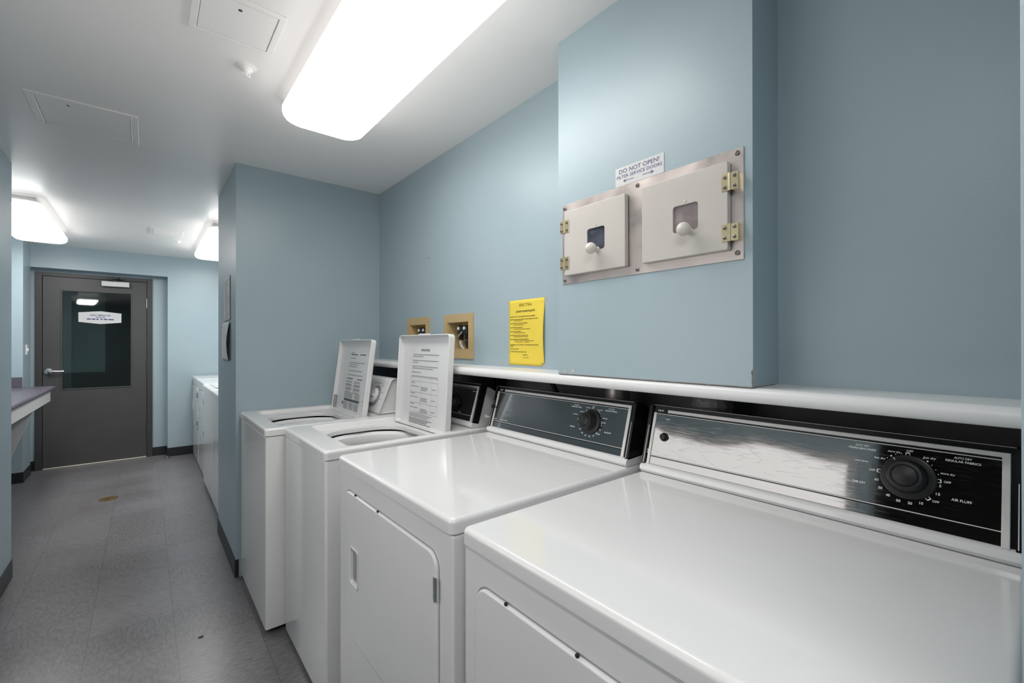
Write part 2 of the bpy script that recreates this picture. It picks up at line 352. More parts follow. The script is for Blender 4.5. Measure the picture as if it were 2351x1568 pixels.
# ------------------------------------------------------------------ door at the far end
d1 = thing('door_1', (-0.41, YDR, 0), 'charcoal grey door with a large dark glass panel in the far wall recess', 'door', kind='structure')
b = B(); b.box((-0.8916, 6.752, 0), (-0.838, 6.87, 2.0899), 0.002, 1); b.box((0.016, 6.752, 0), (0.0662, 6.87, 2.0899), 0.002, 1); b.box((-0.838, 6.752, 2.0495), (0.016, 6.87, 2.0899), 0.002, 1)
obj('door_frame', b, M_FRM, d1)
lx0, lx1, gz0, gz1, gx0, gx1 = -0.834, 0.0125, 0.8435, 1.9008, -0.6875, -0.129
b = B(); yl0, yl1 = 6.766, 6.806
for q in (((lx0, yl0, 0.016), (gx0, yl1, 2.0465)), ((gx1, yl0, 0.016), (lx1, yl1, 2.0465)), ((gx0, yl0, 0.016), (gx1, yl1, gz0)), ((gx0, yl0, gz1), (gx1, yl1, 2.0465))): b.box(*q)
leaf = obj('door_leaf', b, M_DOOR, d1)
b = B()
for q in (((gx0-0.012, yl0-0.006, gz0-0.012), (gx0, yl0, gz1+0.012)), ((gx1, yl0-0.006, gz0-0.012), (gx1+0.012, yl0, gz1+0.012)), ((gx0, yl0-0.006, gz0-0.012), (gx1, yl0, gz0)), ((gx0, yl0-0.006, gz1), (gx1, yl0, gz1+0.012))): b.box(*q, 0.0015, 1)
obj('glass_bead', b, M_DOOR, leaf)
b = B(); b.loops([[Vector((gx0, 6.770, z)), Vector((gx1, 6.7985, z)), Vector((gx1, 6.8035, z)), Vector((gx0, 6.775, z))] for z in (gz0, gz1)])
obj('glass_pane', b, M_GLS, leaf)
hn = frame((-0.79, yl0, 1.037), (1, 0, 0), (0, 0, 1)); hn = (hn[0], hn[1], hn[2], Vector((0, -1, 0)))
b = B(); b.lathe([(0.036, 0), (0.036, 0.008), (0.032, 0.013), (0.014, 0.015), (0.013, 0.045)], hn, 28)
b.tube([(-0.79, yl0-0.045, 1.037), (-0.775, yl0-0.052, 1.037), (-0.73, yl0-0.052, 1.036), (-0.672, yl0-0.05, 1.034)], [0.012, 0.012, 0.010, 0.009])
tag(obj('door_handle', b, M_CHR, d1), 'satin metal lever handle')
b = B(); b.box((-0.376, 6.712, 1.975), (-0.141, yl0, 2.03), 0.004)
cl = tag(obj('door_closer', b, M_APR, d1), 'pale door closer body')
b = B(); b.tube([(-0.26, 6.74, 2.03), (-0.26, 6.74, 2.048)], 0.012); b.tube([(-0.26, 6.735, 2.046), (-0.33, 6.70, 2.052), (-0.24, 6.68, 2.066), (-0.22, 6.74, 2.07)], 0.008); b.box((-0.29, 6.72, 2.058), (-0.19, 6.752, 2.078), 0.002, 1)
obj('closer_arm', b, M_FRM, cl)
for z in (1.80, 1.07, 0.30):
    b = B(); b.tube([(0.0145, 6.762, z-0.055), (0.0145, 6.762, z+0.055)], 0.0075)
    tag(obj('hinge', b, M_CHR if z > 1.5 else M_FRM, d1), 'bare metal hinge' if z > 1.5 else None)
b = B(); b.box((lx0, 6.745, 0), (lx1, 6.83, 0.012), 0.003, 1); tag(obj('threshold', b, M_THR, d1), 'pale metal threshold')

# sign on the door glass
gu = Vector((gx1-gx0, 0.0285, 0)).normalized(); fr = (Vector((-0.388, 6.7850, 1.623)), gu, Vector((0, 0, 1)), gu.cross(Vector((0, 0, 1))))
sg = thing('door_sign', (-0.388, 6.7815, 1.55), 'white stretched hexagonal sign with blue lettering on the dark door glass', 'sign')
b = B(); hx = [(-0.177, -0.052), (0, -0.072), (0.177, -0.052), (0.177, 0.052), (0, 0.072), (-0.177, 0.052)]
b.prism(hx, lambda u, v, w_: fr[0]+fr[1]*u+fr[2]*v+fr[3]*w_, 0.0, 0.001); obj('sign_board', b, M_PAP, sg)
b = B(); text(b, fr, 'INSIDE TEMPERATURE', 0, 0.026, 0.17, 0.016, bold=True, h=0.0016); text(b, fr, 'PROBLEM', 0, 0.003, 0.075, 0.013, bold=True, h=0.0016)
rb = random.Random(3)
for x0, x1 in ((-0.11, -0.077), (-0.07, -0.04), (-0.034, -0.014), (0, 0.017), (0.026, 0.06), (0.067, 0.112)): rect(b, fr, x0, x1, -0.025, -0.013, 0.0016)
obj('lettering', b, M_INKB, sg)

# ------------------------------------------------------------------ folding counter in the lobby
ct = thing('folding_counter', (-1.0, 5.0, 0), 'purple-grey laminate folding counter with white apron and slanted bracket left of the door', 'counter')
b = B(); pr = [(-1.3, 0.885)] + [(-0.693+0.013*math.sin(a), 0.898-0.013*math.cos(a)) for a in [k/6*PI for k in range(7)]] + [(-1.3, 0.915)]
pr = [(-1.298, 0.882), (-0.70, 0.882), (-0.684, 0.888), (-0.679, 0.8985), (-0.684, 0.909), (-0.70, 0.915), (-1.298, 0.915)]
b.prism(pr, lambda u, v, w_: Vector((u, w_, v)), 3.775, 6.255); obj('countertop', b, M_CNT, ct)
b = B(); b.box((-1.298, 6.24, 0.915), (-0.905, 6.257, 1.012), 0.003); b.box((-1.298, 3.775, 0.915), (-1.28, 6.24, 1.012), 0.003); obj('backsplash', b, M_CNT, ct)
b = B(); b.box((-0.738, 3.775, 0.768), (-0.716, 6.24, 0.882), 0.003); obj('apron', b, M_APR, ct)
for y in (5.58, 4.2):
    b = B(); b.prism([(-0.738, 0.882), (-0.738, 0.768), (-0.93, 0.20), (-0.96, 0.12), (-1.298, 0.12), (-1.298, 0.882)], lambda u, v, w_: Vector((u, w_, v)), y, y+0.02)
    obj('bracket', b, M_APR, ct)
b = B(); b.box((-0.903, 6.39, 1.222), (-0.897, 6.47, 1.322), 0.002, 2)
sw = obj('light_switch', b, M_PLW); tag(sw, 'small pale switch plate on the column edge above the folding counter', 'switch')
b = B(); b.box((-0.897, 6.42, 1.257), (-0.889, 6.44, 1.287), 0.002, 1); obj('toggle', b, M_PLW, sw)

# ------------------------------------------------------------------ floor details
b = B(); dz = frame((-0.243, 5.145, 0), (1, 0, 0), (0, 1, 0)); b.lathe([(0.063, 0), (0.063, 0.003), (0.057, 0.0045), (0.054, 0.003), (0.0, 0.003)], dz, 32, False)
dr = obj('floor_drain', b, M_DRAIN); tag(dr, 'round aged brass floor drain cover in front of the grey door', 'drain')
b = B(); b.lathe([(0.006, 0.0), (0.006, 0.005), (0.002, 0.0055)], frame((-0.243, 5.145, 0.003), (1, 0, 0), (0, 1, 0)), 12); obj('screw', b, M_SCREW, dr)
b = B(); b.loops([[Vector((0.195+0.011*s*(1+0.25*math.sin(3*a))*math.cos(a), 2.452+0.013*s*(1+0.2*math.cos(2*a))*math.sin(a), z)) for a in [2*PI*k/16 for k in range(16)]] for s, z in ((1, 0), (0.85, 0.0012), (0.4, 0.0018))])
tag(obj('gum_spot', b, M_BLKM), 'small black spot stuck on a floor tile beside the washers', 'spot')
b = B(); b.tube([(0.215, 6.55, 0.0), (0.205, 6.53, 0.02), (0.195, 6.525, 0.012), (0.19, 6.52, 0.004)], 0.006); b.lathe([(0.018, 0), (0.018, 0.006), (0.01, 0.012)], frame((0.19, 6.52, 0), (1, 0, 0), (0, 1, 0)), 16)
tag(obj('door_stop', b, M_SCREW), 'small metal door stop on the floor at the recess corner', 'door stop')

# ------------------------------------------------------------------ ceiling things
def light(x0, x1, y0, y1, label, lm=None):
    t = thing('ceiling_light', ((x0+x1)/2, (y0+y1)/2, ZC), label, 'ceiling light', 'wraparound fluorescent ceiling lights')
    b = B(); b.box((x0+0.035, y0+0.05, ZC-0.045), (x1-0.035, y1-0.05, ZC), 0.004); obj('fixture_pan', b, M_APR, t)
    b = B(); ls = []
    for ins, dzz in ((0.045, 0.030), (0.012, 0.034), (0.0, 0.046), (0.0, 0.062), (0.004, 0.078), (0.012, 0.090), (0.026, 0.099), (0.045, 0.104), (0.09, 0.107), (0.14, 0.108)):
        ls.append(rrect(x0+ins, x1-ins, y0+ins, y1-ins, max(0.075-ins*0.6, 0.02), ZC-dzz, 10, 8))
    b.loops(ls[3:], cap0=False); tag(obj('diffuser', b, lm or M_LAMP, t, 60), 'glowing white acrylic diffuser')
    b = B(); b.loops(ls[:4], cap0=True, cap1=False); obj('diffuser_rim', b, M_RIM, t, 60)
    return t
light(0.434, 0.774, 0.80, 2.080, 'large glowing fluorescent ceiling light above the washers and dryers', M_LAMPB)
light(-0.905, -0.558, 4.50, 5.905, 'glowing fluorescent ceiling light cut off by the left wall, above the folding counter')
light(0.412, 0.76, 4.50, 5.985, 'glowing fluorescent ceiling light half hidden behind the partition')
light(-0.45, -0.116, -1.15, 0.15, 'fluorescent ceiling light added out of frame nearest the viewer as fill for the machine fronts')  # unseen lamp, added to brighten the machine fronts and right wall
def hatch(x0, x1, y0, y1, mrg, label, rot=0):
    t = thing('access_hatch', ((x0+x1)/2, (y0+y1)/2, ZC), label, 'access hatch', 'painted ceiling access hatches')
    b = B()
    for q in (((x0-mrg, y0-mrg), (x1+mrg, y0)), ((x0-mrg, y1), (x1+mrg, y1+mrg)), ((x0-mrg, y0), (x0, y1)), ((x1, y0), (x1+mrg, y1))):
        b.box((q[0][0], q[0][1], ZC-0.005), (q[1][0], q[1][1], ZC), 0.0015, 1)
    obj('hatch_frame', b, M_CEIL, t)
    b = B(); b.box((x0+0.003, y0+0.003, ZC-0.0035), (x1-0.0025, y1-0.0025, ZC), 0.0008, 1); obj('hatch_door', b, M_CEIL, t)
    b = B(); b.lathe([(0.006, 0), (0.006, 0.002), (0.003, 0.003)], (Vector((x0+0.10 if mrg < 0.03 else x0+0.03, y0+0.035 if mrg < 0.03 else y0+0.1, ZC-0.002)), Vector((1, 0, 0)), Vector((0, 1, 0)), Vector((0, 0, -1))), 12)
    obj('latch_screw', b, M_SCREW, t)
hatch(0.126, 0.328, 1.552, 1.756, 0.02, 'small square access hatch in the ceiling beside the big light')
hatch(-0.357, -0.052, 2.66, 2.975, 0.027, 'larger square access hatch in the ceiling near the left wall')
t = thing('sprinkler_head', (0.29, 1.907, ZC), 'white painted sprinkler head on the ceiling', 'sprinkler')
dn = (Vector((0.29, 1.907, ZC)), Vector((1, 0, 0)), Vector((0, 1, 0)), Vector((0, 0, -1)))
b = B(); b.lathe([(0.034, 0), (0.034, 0.002), (0.030, 0.004), (0.021, 0.005), (0.021, 0.010), (0.017, 0.013), (0.014, 0.013), (0.013, 0.02)], dn, 32); obj('escutcheon', b, M_CEIL, t)
b = B(); b.lathe([(0.010, 0.013), (0.010, 0.022), (0.004, 0.025), (0.004, 0.036), (0.014, 0.037), (0.014, 0.039), (0.0, 0.0395)], dn, 16, False)
for s in (-1, 1): b.tube([(0.29+s*0.010, 1.907, ZC-0.02), (0.29+s*0.011, 1.907, ZC-0.029), (0.29, 1.907, ZC-0.037)], 0.0025, 8)
obj('deflector', b, M_CEIL, t)
t = thing('ceiling_vent', (0.155, 5.2, ZC), 'flat rectangular painted vent plate on the ceiling near the door', 'vent')
b = B(); b.box((0.035, 5.06, ZC-0.006), (0.275, 5.34, ZC), 0.002, 1); obj('vent_plate', b, M_CEIL, t)
b = B()
for k in range(6): b.box((0.06, 5.095+k*0.038, ZC-0.009), (0.25, 5.112+k*0.038, ZC-0.006))
obj('louvre', b, M_CEIL, t)
b = B(); b.lathe([(0.03, 0), (0.03, 0.004), (0.012, 0.008), (0.012, 0.02), (0.018, 0.022), (0.018, 0.024)], (Vector((0.255, 5.58, ZC)), Vector((1, 0, 0)), Vector((0, 1, 0)), Vector((0, 0, -1))), 20)
tag(obj('sprinkler_head', b, M_CEIL), 'tiny far sprinkler head on the ceiling just beyond the vent plate', 'sprinkler')

# ------------------------------------------------------------------ ledge
lg = []
XL0, ZL0 = 1.086, 1.189; R = 0.0178
pr = [(1.44, ZL0), (XL0+R, ZL0)] + [(XL0+R-R*math.sin(a)*1.0, ZL0+R-R*math.cos(a)) for a in [k/10*PI for k in range(1, 10)]] + [(XL0+R, ZS), (XW, ZS+0.0003), (XW, ZL0+0.004), (1.44, ZL0+0.004)]
b = B(); b.prism(pr, lambda u, v, w_: Vector((u, w_, v)), 0.0135, YP-0.001)
ledge = obj('wall_ledge', b, M_LEDG); tag(ledge, 'long white rounded ledge running along the right wall above the machines', 'ledge')
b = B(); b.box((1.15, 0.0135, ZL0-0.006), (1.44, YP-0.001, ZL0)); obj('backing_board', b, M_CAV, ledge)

# ------------------------------------------------------------------ control consoles
CO = Vector((1.165, 0, 0.97)); CT = Vector((0.287, 0, 0.958)).normalized(); CN = Vector((-CT.z, 0, CT.x)); CS = Vector((0, -1, 0))
def console(t, yn, yf, dx, kind, yoff):
    # yn < yf; t = parent thing; coordinates (s, t) use s = -Y
    o = CO+Vector((dx, 0, 0)); fr = (o, CS, CT, CN)
    D = Vector((dx, 0, 0))
    f = lambda u, v, w_: Vector((u+dx, w_, v))
    b = B(); b.prism([(1.158, ZT+0.0015), (1.151, 0.953), (1.153, 0.963), (1.164, 0.9705), (1.30, 0.9705), (1.30, ZT+0.0015)], f, yn+0.006, yf-0.006)
    obj('console_base', b, M_ENAM, t)
    b = B()
    a, c = yn+0.0135, yf-0.0135
    top = 0.176
    P = lambda tt, hh: (1.165+CT.x*tt+CN.x*hh, 0.97+CT.z*tt+CN.z*hh)
    if kind == 'washer':
        bk = [P(top+0.003, -0.028), P(-0.001, -0.028)]
        b2 = B(); b2.prism([P(-0.001, -0.028), P(top-0.004, -0.028), P(top-0.004, -0.05), (1.30, 1.10), (1.30, 0.9705)], f, a-0.002, c+0.002); obj('console_housing', b2, M_ENAM, t)
    else: bk = [P(top+0.003, -0.05), (1.29, 1.10), (1.29, 0.9705), P(-0.001, -0.002)]
    b.prism([P(-0.001, 0.0), P(top, 0.0), P(top+0.003, -0.003)] + bk, f, a, c)
    # raised side cheeks
    for (y0, y1) in ((yn+0.006, a+0.004), (c-0.004, yf-0.006)):
        b.prism([P(-0.004, 0.004), P(top-0.004, 0.007), P(top+0.004, 0.002)] + (bk if kind == 'washer' else [P(top+0.004, -0.05), (1.295, 1.10), (1.295, 0.9705), P(-0.004, -0.002)]), f, y0, y1)
    body = obj('console_body', b, M_BLK, t)
    s0, s1 = -(yf-0.024), -(yn+0.024)      # left and right outer edges of the silver trim
    b = B()
    slab(b, fr, s0-0.002, s0+0.007, -0.002, 0.1545, 0.0005, 0.0045, 0.001, 1)
    slab(b, fr, s1-0.011, s1, -0.002, 0.1655, 0.0005, 0.0045, 0.001, 1)
    slab(b, fr, s0+0.042, s1-0.008, 0.1565, 0.1655, 0.0005, 0.004, 0.001, 1)
    slab(b, fr, s0+0.005, s1-0.01, 0.1505, 0.1522, 0.0005, 0.003)
    slab(b, fr, s0+0.005, s1-0.01, 0.0245, 0.0262, 0.0005, 0.003)
    obj('silver_trim', b, M_SILV, t)
    b = B(); slab(b, fr, s0-0.012, s0-0.0105, 0.0, 0.174, 0.004, 0.006); slab(b, fr, s1+0.009, s1+0.0105, 0.0, 0.172, 0.004, 0.006)
    slab(b, fr, s0-0.008, s1+0.008, 0.1765, 0.1772, 0.0, 0.002); obj('edge_line', b, M_SILV, body)
    b = B(); slab(b, fr, s0+0.0065, s1-0.0105, 0.027, 0.150, 0.0004, 0.0016)
    slab(b, fr, s0+0.006, s1-0.0105, 0.001, 0.0215, 0.0004, 0.0016); obj('panel_glass', b, M_GLASSP, t)
    if kind == 'far': return
    b = B(); H = 0.0019
    T = lambda txt, s, tt, wd, cap, **k: text(b, fr, txt, s+yoff, tt, wd, cap, h=H, bold=True, **k)
    if kind == 'dryer':
        kx, kt = -0.1835+yoff, 0.0915
        slab(b, fr, -0.7788+yoff-0.0055, -0.7788+yoff+0.0055, 0.0305, 0.0415, 0.0012, H)
        T('MAYTAG', -0.7545, 0.0362, 0.032, 0.0062); T('HEAVY DUTY', -0.7113, 0.0341, 0.031, 0.0035); T('AUTO DRY CONTROL', -0.649, 0.0350, 0.052, 0.0036)
        T('START', -0.7251, 0.1375, 0.0125, 0.0037)
        T('AUTO DRY', -0.26, 0.1425, 0.0245, 0.0041); T('PERMANENT PRESS', -0.26, 0.1358, 0.047, 0.0041)
        T('more dry', -0.2069, 0.1392, 0.020, 0.0040, shear=0.25); T('less dry', -0.2296, 0.1219, 0.0185, 0.0040, shear=0.25); T('cool down', -0.26, 0.11, 0.0235, 0.0040, shear=0.25)
        T('OFF', -0.2405, 0.0942, 0.0100, 0.0043); T('OFF', -0.1823, 0.1445, 0.0100, 0.0043)
        T('less dry', -0.1526, 0.1363, 0.0185, 0.0040, shear=0.25); T('more dry', -0.1261, 0.1108, 0.020, 0.0040, shear=0.25)
        T('60', -0.2323, 0.0761, 0.0068, 0.0050); T('TIME DRY', -0.262, 0.0645, 0.0245, 0.0043)
        T('50', -0.2254, 0.0606, 0.0068, 0.0050); T('40', -0.2126, 0.0490, 0.0068, 0.0050); T('30', -0.196, 0.0423, 0.0068, 0.0050); T('20', -0.1781, 0.042, 0.0068, 0.0050); T('10', -0.1615, 0.0462, 0.0058, 0.0050)
        T('OFF', -0.141, 0.0545, 0.0100, 0.0043); T('15', -0.1382, 0.0697, 0.0062, 0.0050); T('5', -0.1356, 0.086, 0.0034, 0.0050); T('OFF', -0.1258, 0.095, 0.0100, 0.0043)
        T('AUTO DRY', -0.1058, 0.1442, 0.0245, 0.0041); T('REGULAR FABRICS', -0.1058, 0.1375, 0.0480, 0.0041); T('AIR FLUFF', -0.1060, 0.065, 0.0275, 0.0046)
        R_ = 0.0465
        def dot(dg, rr, rad):
            a = math.radians(dg); q = [(kx+rr*math.cos(a)+rad*math.cos(x), kt+rr*math.sin(a)+rad*math.sin(x)) for x in [2*PI*k/10 for k in range(10)]]
            b.bm.faces.new([b.bm.verts.new(fr[0]+fr[1]*x+fr[2]*y+fr[3]*H) for x, y in q])
        for dg, rad in ((136, .0009), (126, .0017), (116, .0009), (104, .0009), (62, .0009), (53, .0017), (42, .0009), (30, .0009), (19, .0009)): dot(dg, R_+0.0005, rad)
        for dg in (92, 176, 4, -47):           # bracket marks at the OFF stops
            a = math.radians(dg); e = Vector((math.cos(a), math.sin(a))); g = Vector((-e.y, e.x)); c0 = Vector((kx, kt))
            def q4(r0, r1, w0, w1):
                ps = [c0+e*r0+g*w0, c0+e*r1+g*w0, c0+e*r1+g*w1, c0+e*r0+g*w1]
                b.bm.faces.new([b.bm.verts.new(fr[0]+fr[1]*p.x+fr[2]*p.y+fr[3]*H) for p in ps])
            q4(0.0475, 0.0495, -0.0036, 0.0036); q4(0.044, 0.0476, -0.0036, -0.0025); q4(0.044, 0.0476, 0.0025, 0.0036)
        obj('lettering', b, M_WHT, t)
        b = B(); text(b, fr, 'M', -0.7788+yoff, 0.036, 0.0062, 0.0072, bold=True, h=H+0.0008); obj('logo_mark', b, M_BLK, t)
        kb = 0.729
    else:
        kx, kt = -1.872, 0.075
        T('FABRIC SOFTENER', -1.715, 0.140, 0.035, 0.0032); T('RINSE', -1.80, 0.033, 0.02, 0.0032)
        obj('lettering', b, M_WHT, t)
    if kind == 'dryer' and yn < 0.5:
        rs = random.Random(11); b = B()
        for k in range(26):
            x, y, L_, an = rs.uniform(-0.70, -0.31), rs.uniform(0.035, 0.10), rs.uniform(0.008, 0.06), rs.choice([rs.gauss(0.25, 0.25), rs.gauss(-0.4, 0.3)])
            ax, ay = math.cos(an), math.sin(an); wdt = rs.choice([0.00012, 0.00016, 0.00022])
            x2, y2 = x+ax*L_, min(0.145, max(0.029, y+ay*L_))
            q = [(x-ay*wdt, y+ax*wdt), (x2-ay*wdt*0.3, y2+ax*wdt*0.3), (x2+ay*wdt*0.3, y2-ax*wdt*0.3), (x+ay*wdt, y-ax*wdt)]
            b.quad(*[fr[0]+fr[1]*c0+fr[2]*c1+fr[3]*0.0018 for c0, c1 in q])
        obj('scratches', b, M_INKD, t)['kind'] = 'stuff'
    kf = (fr[0]+fr[1]*kx+fr[2]*kt, fr[1], fr[2], fr[3])
    b = B(); b.lathe([(0.0425, 0.0016), (0.0432, 0.004), (0.0420, 0.0075), (0.034, 0.0095), (0.0315, 0.012), (0.0305, 0.020), (0.029, 0.033), (0.0265, 0.0375), (0.022, 0.038), (0.0205, 0.0365), (0.0198, 0.0365), (0.019, 0.0385), (0.012, 0.0405), (0.0, 0.041)], kf, 56, False)
    kn = tag(obj('control_knob', b, M_KNOB, t, 50), 'black round timer knob with wide skirt')
    b = B(); a = math.radians(123); e1 = Vector((math.cos(a), math.sin(a))); g1 = Vector((-e1.y, e1.x))
    ps = [e1*0.0365-g1*0.0007, e1*0.042-g1*0.0007, e1*0.042+g1*0.0007, e1*0.0365+g1*0.0007]
    hh = [0.0094, 0.0079, 0.0079, 0.0094]
    b.quad(*[kf[0]+kf[1]*p.x+kf[2]*p.y+kf[3]*h_ for p, h_ in zip(ps, hh)]); obj('pointer', b, M_WHT, kn)
    if kind == 'dryer':
        bf = (fr[0]+fr[1]*(-0.729+yoff)+fr[2]*0.0842, fr[1], fr[2], fr[3])
        b = B(); b.lathe([(0.0128, 0.0016), (0.0128, 0.0035), (0.0105, 0.0042), (0.0102, 0.003), (0.0092, 0.003), (0.0090, 0.0125), (0.008, 0.0142), (0.0, 0.0148)], bf, 32, False)
        tag(obj('start_button', b, M_KNOB, t), 'black round push button')
        b = B(); slab(b, fr, kx-0.025, kx+0.045, 0.1662, 0.1735, 0.0005, 0.0016)
        obj('vent_slot', b, M_BLK, t)
        b = B(); slab(b, fr, s0+0.004, s0+0.038, 0.1555, 0.1675, 0.0005, 0.002); pl = obj('number_plate', b, M_BLK, t)
        b = B(); text(b, fr, '18.9' if yn < 0.5 else '18.7', s0+0.019, 0.1615, 0.018, 0.0055, bold=True, h=0.0026); obj('plate_digits', b, M_WHT, pl)

# ------------------------------------------------------------------ dryers
def lid_loops(x0, x1, y0, y1, z0, z1, r, rc):
    ls = [rrect(x0+0.004, x1, y0+0.004, y1-0.004, rc, z0), rrect(x0, x1, y0, y1, rc, z0+0.003)]
    for k in range(7):
        a = k/6*PI/2; d = r*(1-math.cos(a)); ls.append(rrect(x0+d, x1-d, y0+d, y1-d, max(rc-d*0.6, 0.004), z1-r+r*math.sin(a)))
    return ls
def dryer(yn, yf, xf, label, dz=0.0, d0=0.052, d1=0.055, kind='dryer', yoff=0.0, xb=1.30):
    t = thing('clothes_dryer', ((xf+xb)/2, (yn+yf)/2, 0), label, 'dryer', 'white clothes dryers')
    b = B(); b.box((xf+0.006, yn+0.004, 0.018), (xb, yf-0.004, ZLB-0.0015), 0.006); obj('cabinet', b, M_ENAM, t)
    b = B(); b.loops(lid_loops(xf, xb, yn, yf, ZLB, ZT, 0.012, 0.016)); obj('top_panel', b, M_ENAM, t)
    for y in (yn+0.05, yf-0.05):
        for x in (xf+0.06, xb-0.05):
            b = B(); b.lathe([(0.018, 0), (0.018, 0.008), (0.008, 0.010), (0.008, 0.018)], frame((x, y, 0), (1, 0, 0), (0, 1, 0)), 14); obj('foot', b, M_BLKM, t)
    fx = xf+0.006
    fr = (Vector((fx, 0, 0)), CS, Vector((0, 0, 1)), Vector((-1, 0, 0)))
    a, c = yn+d1, yf-d0        # door extents
    b = B(); rslab(b, fr, -c-0.0035, -a+0.0035, 0.3745, 0.8475, -0.003, 0.0006, 0.042, 0.0004); obj('door_gap', b, M_TUB, t)
    # door with a recessed pull
    hy0, hy1, hz0, hz1 = c-0.128, c-0.058, 0.556, 0.674
    if yf-yn < 0.72: hy0, hy1 = c-0.118, c-0.055
    b = B(); o_, u_, v_, n_ = fr
    W = lambda l, h: [o_+u_*p.x+v_*p.y+n_*h for p in l]
    nc = 10
    ls = [W(rrect(-c, -a, 0.378, 0.844, 0.04, 0, nc), 0.0), W(rrect(-c, -a, 0.378, 0.844, 0.04, 0, nc), 0.003)]
    for k in range(1, 5):
        q = k/4*PI/2; d = 0.005*(1-math.cos(q)); ls.append(W(rrect(-c+d, -a-d, 0.378+d, 0.844-d, 0.04-d, 0, nc), 0.003+0.005*math.sin(q)))
    hr = lambda i: rrect(-hy1+i, -hy0-i, hz0+i, hz1-i, 0.008, 0, nc)
    ls += [W(hr(0), 0.008), W(hr(-0.0015), 0.0105), W(hr(0.0015), 0.0115), W(hr(0.005), 0.009), W(hr(0.008), -0.012)]
    b.loops(ls, cap0=False); dd = obj('door', b, M_ENAM, t)
    b = B(); rslab(b, fr, -hy1+0.007, -hy0-0.007, hz0+0.007, hz1-0.007, -0.0135, -0.0125, 0.006, 0.0003); obj('handle_recess', b, M_PLW, dd)
    for z in (0.765, 0.455):
        b = B(); yy = a+0.004; b.tube([(fx-0.0085, yy, z-0.028), (fx-0.0085, yy, z+0.028)], 0.0042, 10); b.box((fx-0.009, yy-0.009, z-0.026), (fx-0.0065, yy+0.009, z+0.026)); tag(obj('door_hinge', b, M_CHR, dd), 'metal door hinge')
    for yy in (c-0.1, (a+c)/2+0.03):
        b = B(); b.lathe([(0.0035, 0), (0.0035, 0.004), (0.002, 0.005)], (Vector((fx-0.004, yy, 0.8465)), Vector((0, 1, 0)), Vector((0, 0, 1)), Vector((-1, 0, 0))), 10); obj('bumper', b, M_BLKM, t)
    console(t, yn, yf, xb-1.30, kind, yoff)
    return t
dryer(0.0205, 0.7955, XF, 'nearest white clothes dryer with scratched black control panel, at the right edge', d1=0.11, yoff=0.0)
dryer(0.8331, 1.577, XF, 'second white clothes dryer with black control panel, between the nearest dryer and the washers', d0=0.068, d1=0.064, yoff=-0.829)
dryer(5.17, 5.87, 0.44, 'white dryer in the lobby beyond the partition, nearer of the two', kind='far', xb=1.16, d0=0.05, d1=0.05)
dryer(5.89, 6.59, 0.44, 'farthest white dryer in the lobby, in the corner against the end wall', kind='far', xb=1.16, d0=0.05, d1=0.05)

# ------------------------------------------------------------------ washers
def deck(t, xf, xb, yn, yf, rec, opn, zr, m, lidded=True):
    b = B(); ls = lid_loops(xf, xb, yn, yf, ZLB, ZT, 0.012, 0.016)[:-1]
    ls.append(rrect(xf+0.012, xb-0.012, yn+0.012, yf-0.012, 0.012, ZT))
    x0, x1, y0, y1 = rec
    ls += [rrect(x0-0.006, x1+0.006, y0-0.006, y1+0.006, 0.03, ZT), rrect(x0-0.002, x1+0.002, y0-0.002, y1+0.002, 0.028, ZT-0.003), rrect(x0+0.006, x1-0.006, y0+0.006, y1-0.006, 0.024, zr+0.004), rrect(x0+0.014, x1-0.014, y0+0.014, y1-0.014, 0.022, zr)]
    x0, x1, y0, y1, r = opn
    ls += [rrect(x0-0.008, x1+0.008, y0-0.008, y1+0.008, r+0.008, zr), rrect(x0-0.002, x1+0.002, y0-0.002, y1+0.002, r+0.002, zr-0.003), rrect(x0, x1, y0, y1, r, zr-0.009), rrect(x0, x1, y0, y1, r, zr-0.022), rrect(x0-0.02, x1+0.02, y0-0.02, y1+0.02, r+0.02, zr-0.022)]
    b.loops(ls, cap0=False, cap1=False); obj('top_deck', b, m, t)
def tray_lid(t, y0, y1, xb0, z0, xb1, z1, dep, m):
    # open lid: tray whose hollow faces the room; returns surface frame of the inner face
    v = Vector((xb1-xb0, 0, z1-z0)); Hh = v.length; v.normalize(); n = Vector((-v.z, 0, v.x)); o = Vector((xb0, (y0+y1)/2, z0)); W2 = (y1-y0)/2
    mtx = Matrix((CS, v, n)).transposed().to_4x4(); mtx.translation = o
    L = lambda i, h, r: [mtx @ p for p in rrect(-W2+i, W2-i, i, Hh-i, r, h, 6, 6)]
    b = B(); b.loops([L(0.004, -0.004-0.004, 0.014), L(0.0, -0.003, 0.018), L(0.0, dep-0.002, 0.018), L(0.0015, dep, 0.017), L(0.004, dep, 0.015), L(0.006, dep-0.002, 0.013), L(0.007, 0.002, 0.012), L(0.012, 0.0, 0.012)])
    lid = tag(obj('lid', b, m, t), 'raised white lid with printed instructions inside')
    b = B(); slab(b, (o, CS, v, n), -0.045, 0.045, Hh-0.001, Hh+0.005, 0.004, dep-0.002, 0.002, 2); obj('lid_lip', b, m, lid)
    return lid, (o, CS, v, n), Hh
def tub(t, cx, cy, r, zr):
    b = B(); fr = frame((cx, cy, 0), (1, 0, 0), (0, 1, 0))
    b.lathe([(r+0.03, zr-0.05), (r+0.012, zr-0.034), (r-0.01, zr-0.030), (r-0.03, zr-0.042), (r-0.036, zr-0.07), (r-0.03, zr-0.09)], fr, 48, False); obj('tub_ring', b, M_PLW, t)
    b = B(); b.lathe([(r-0.03, zr-0.09), (r-0.03, zr-0.5), (0.04, zr-0.51), (0.038, zr-0.2), (0.03, zr-0.14), (0.0, zr-0.13)], fr, 40, False); obj('wash_basket', b, M_TUB, t)
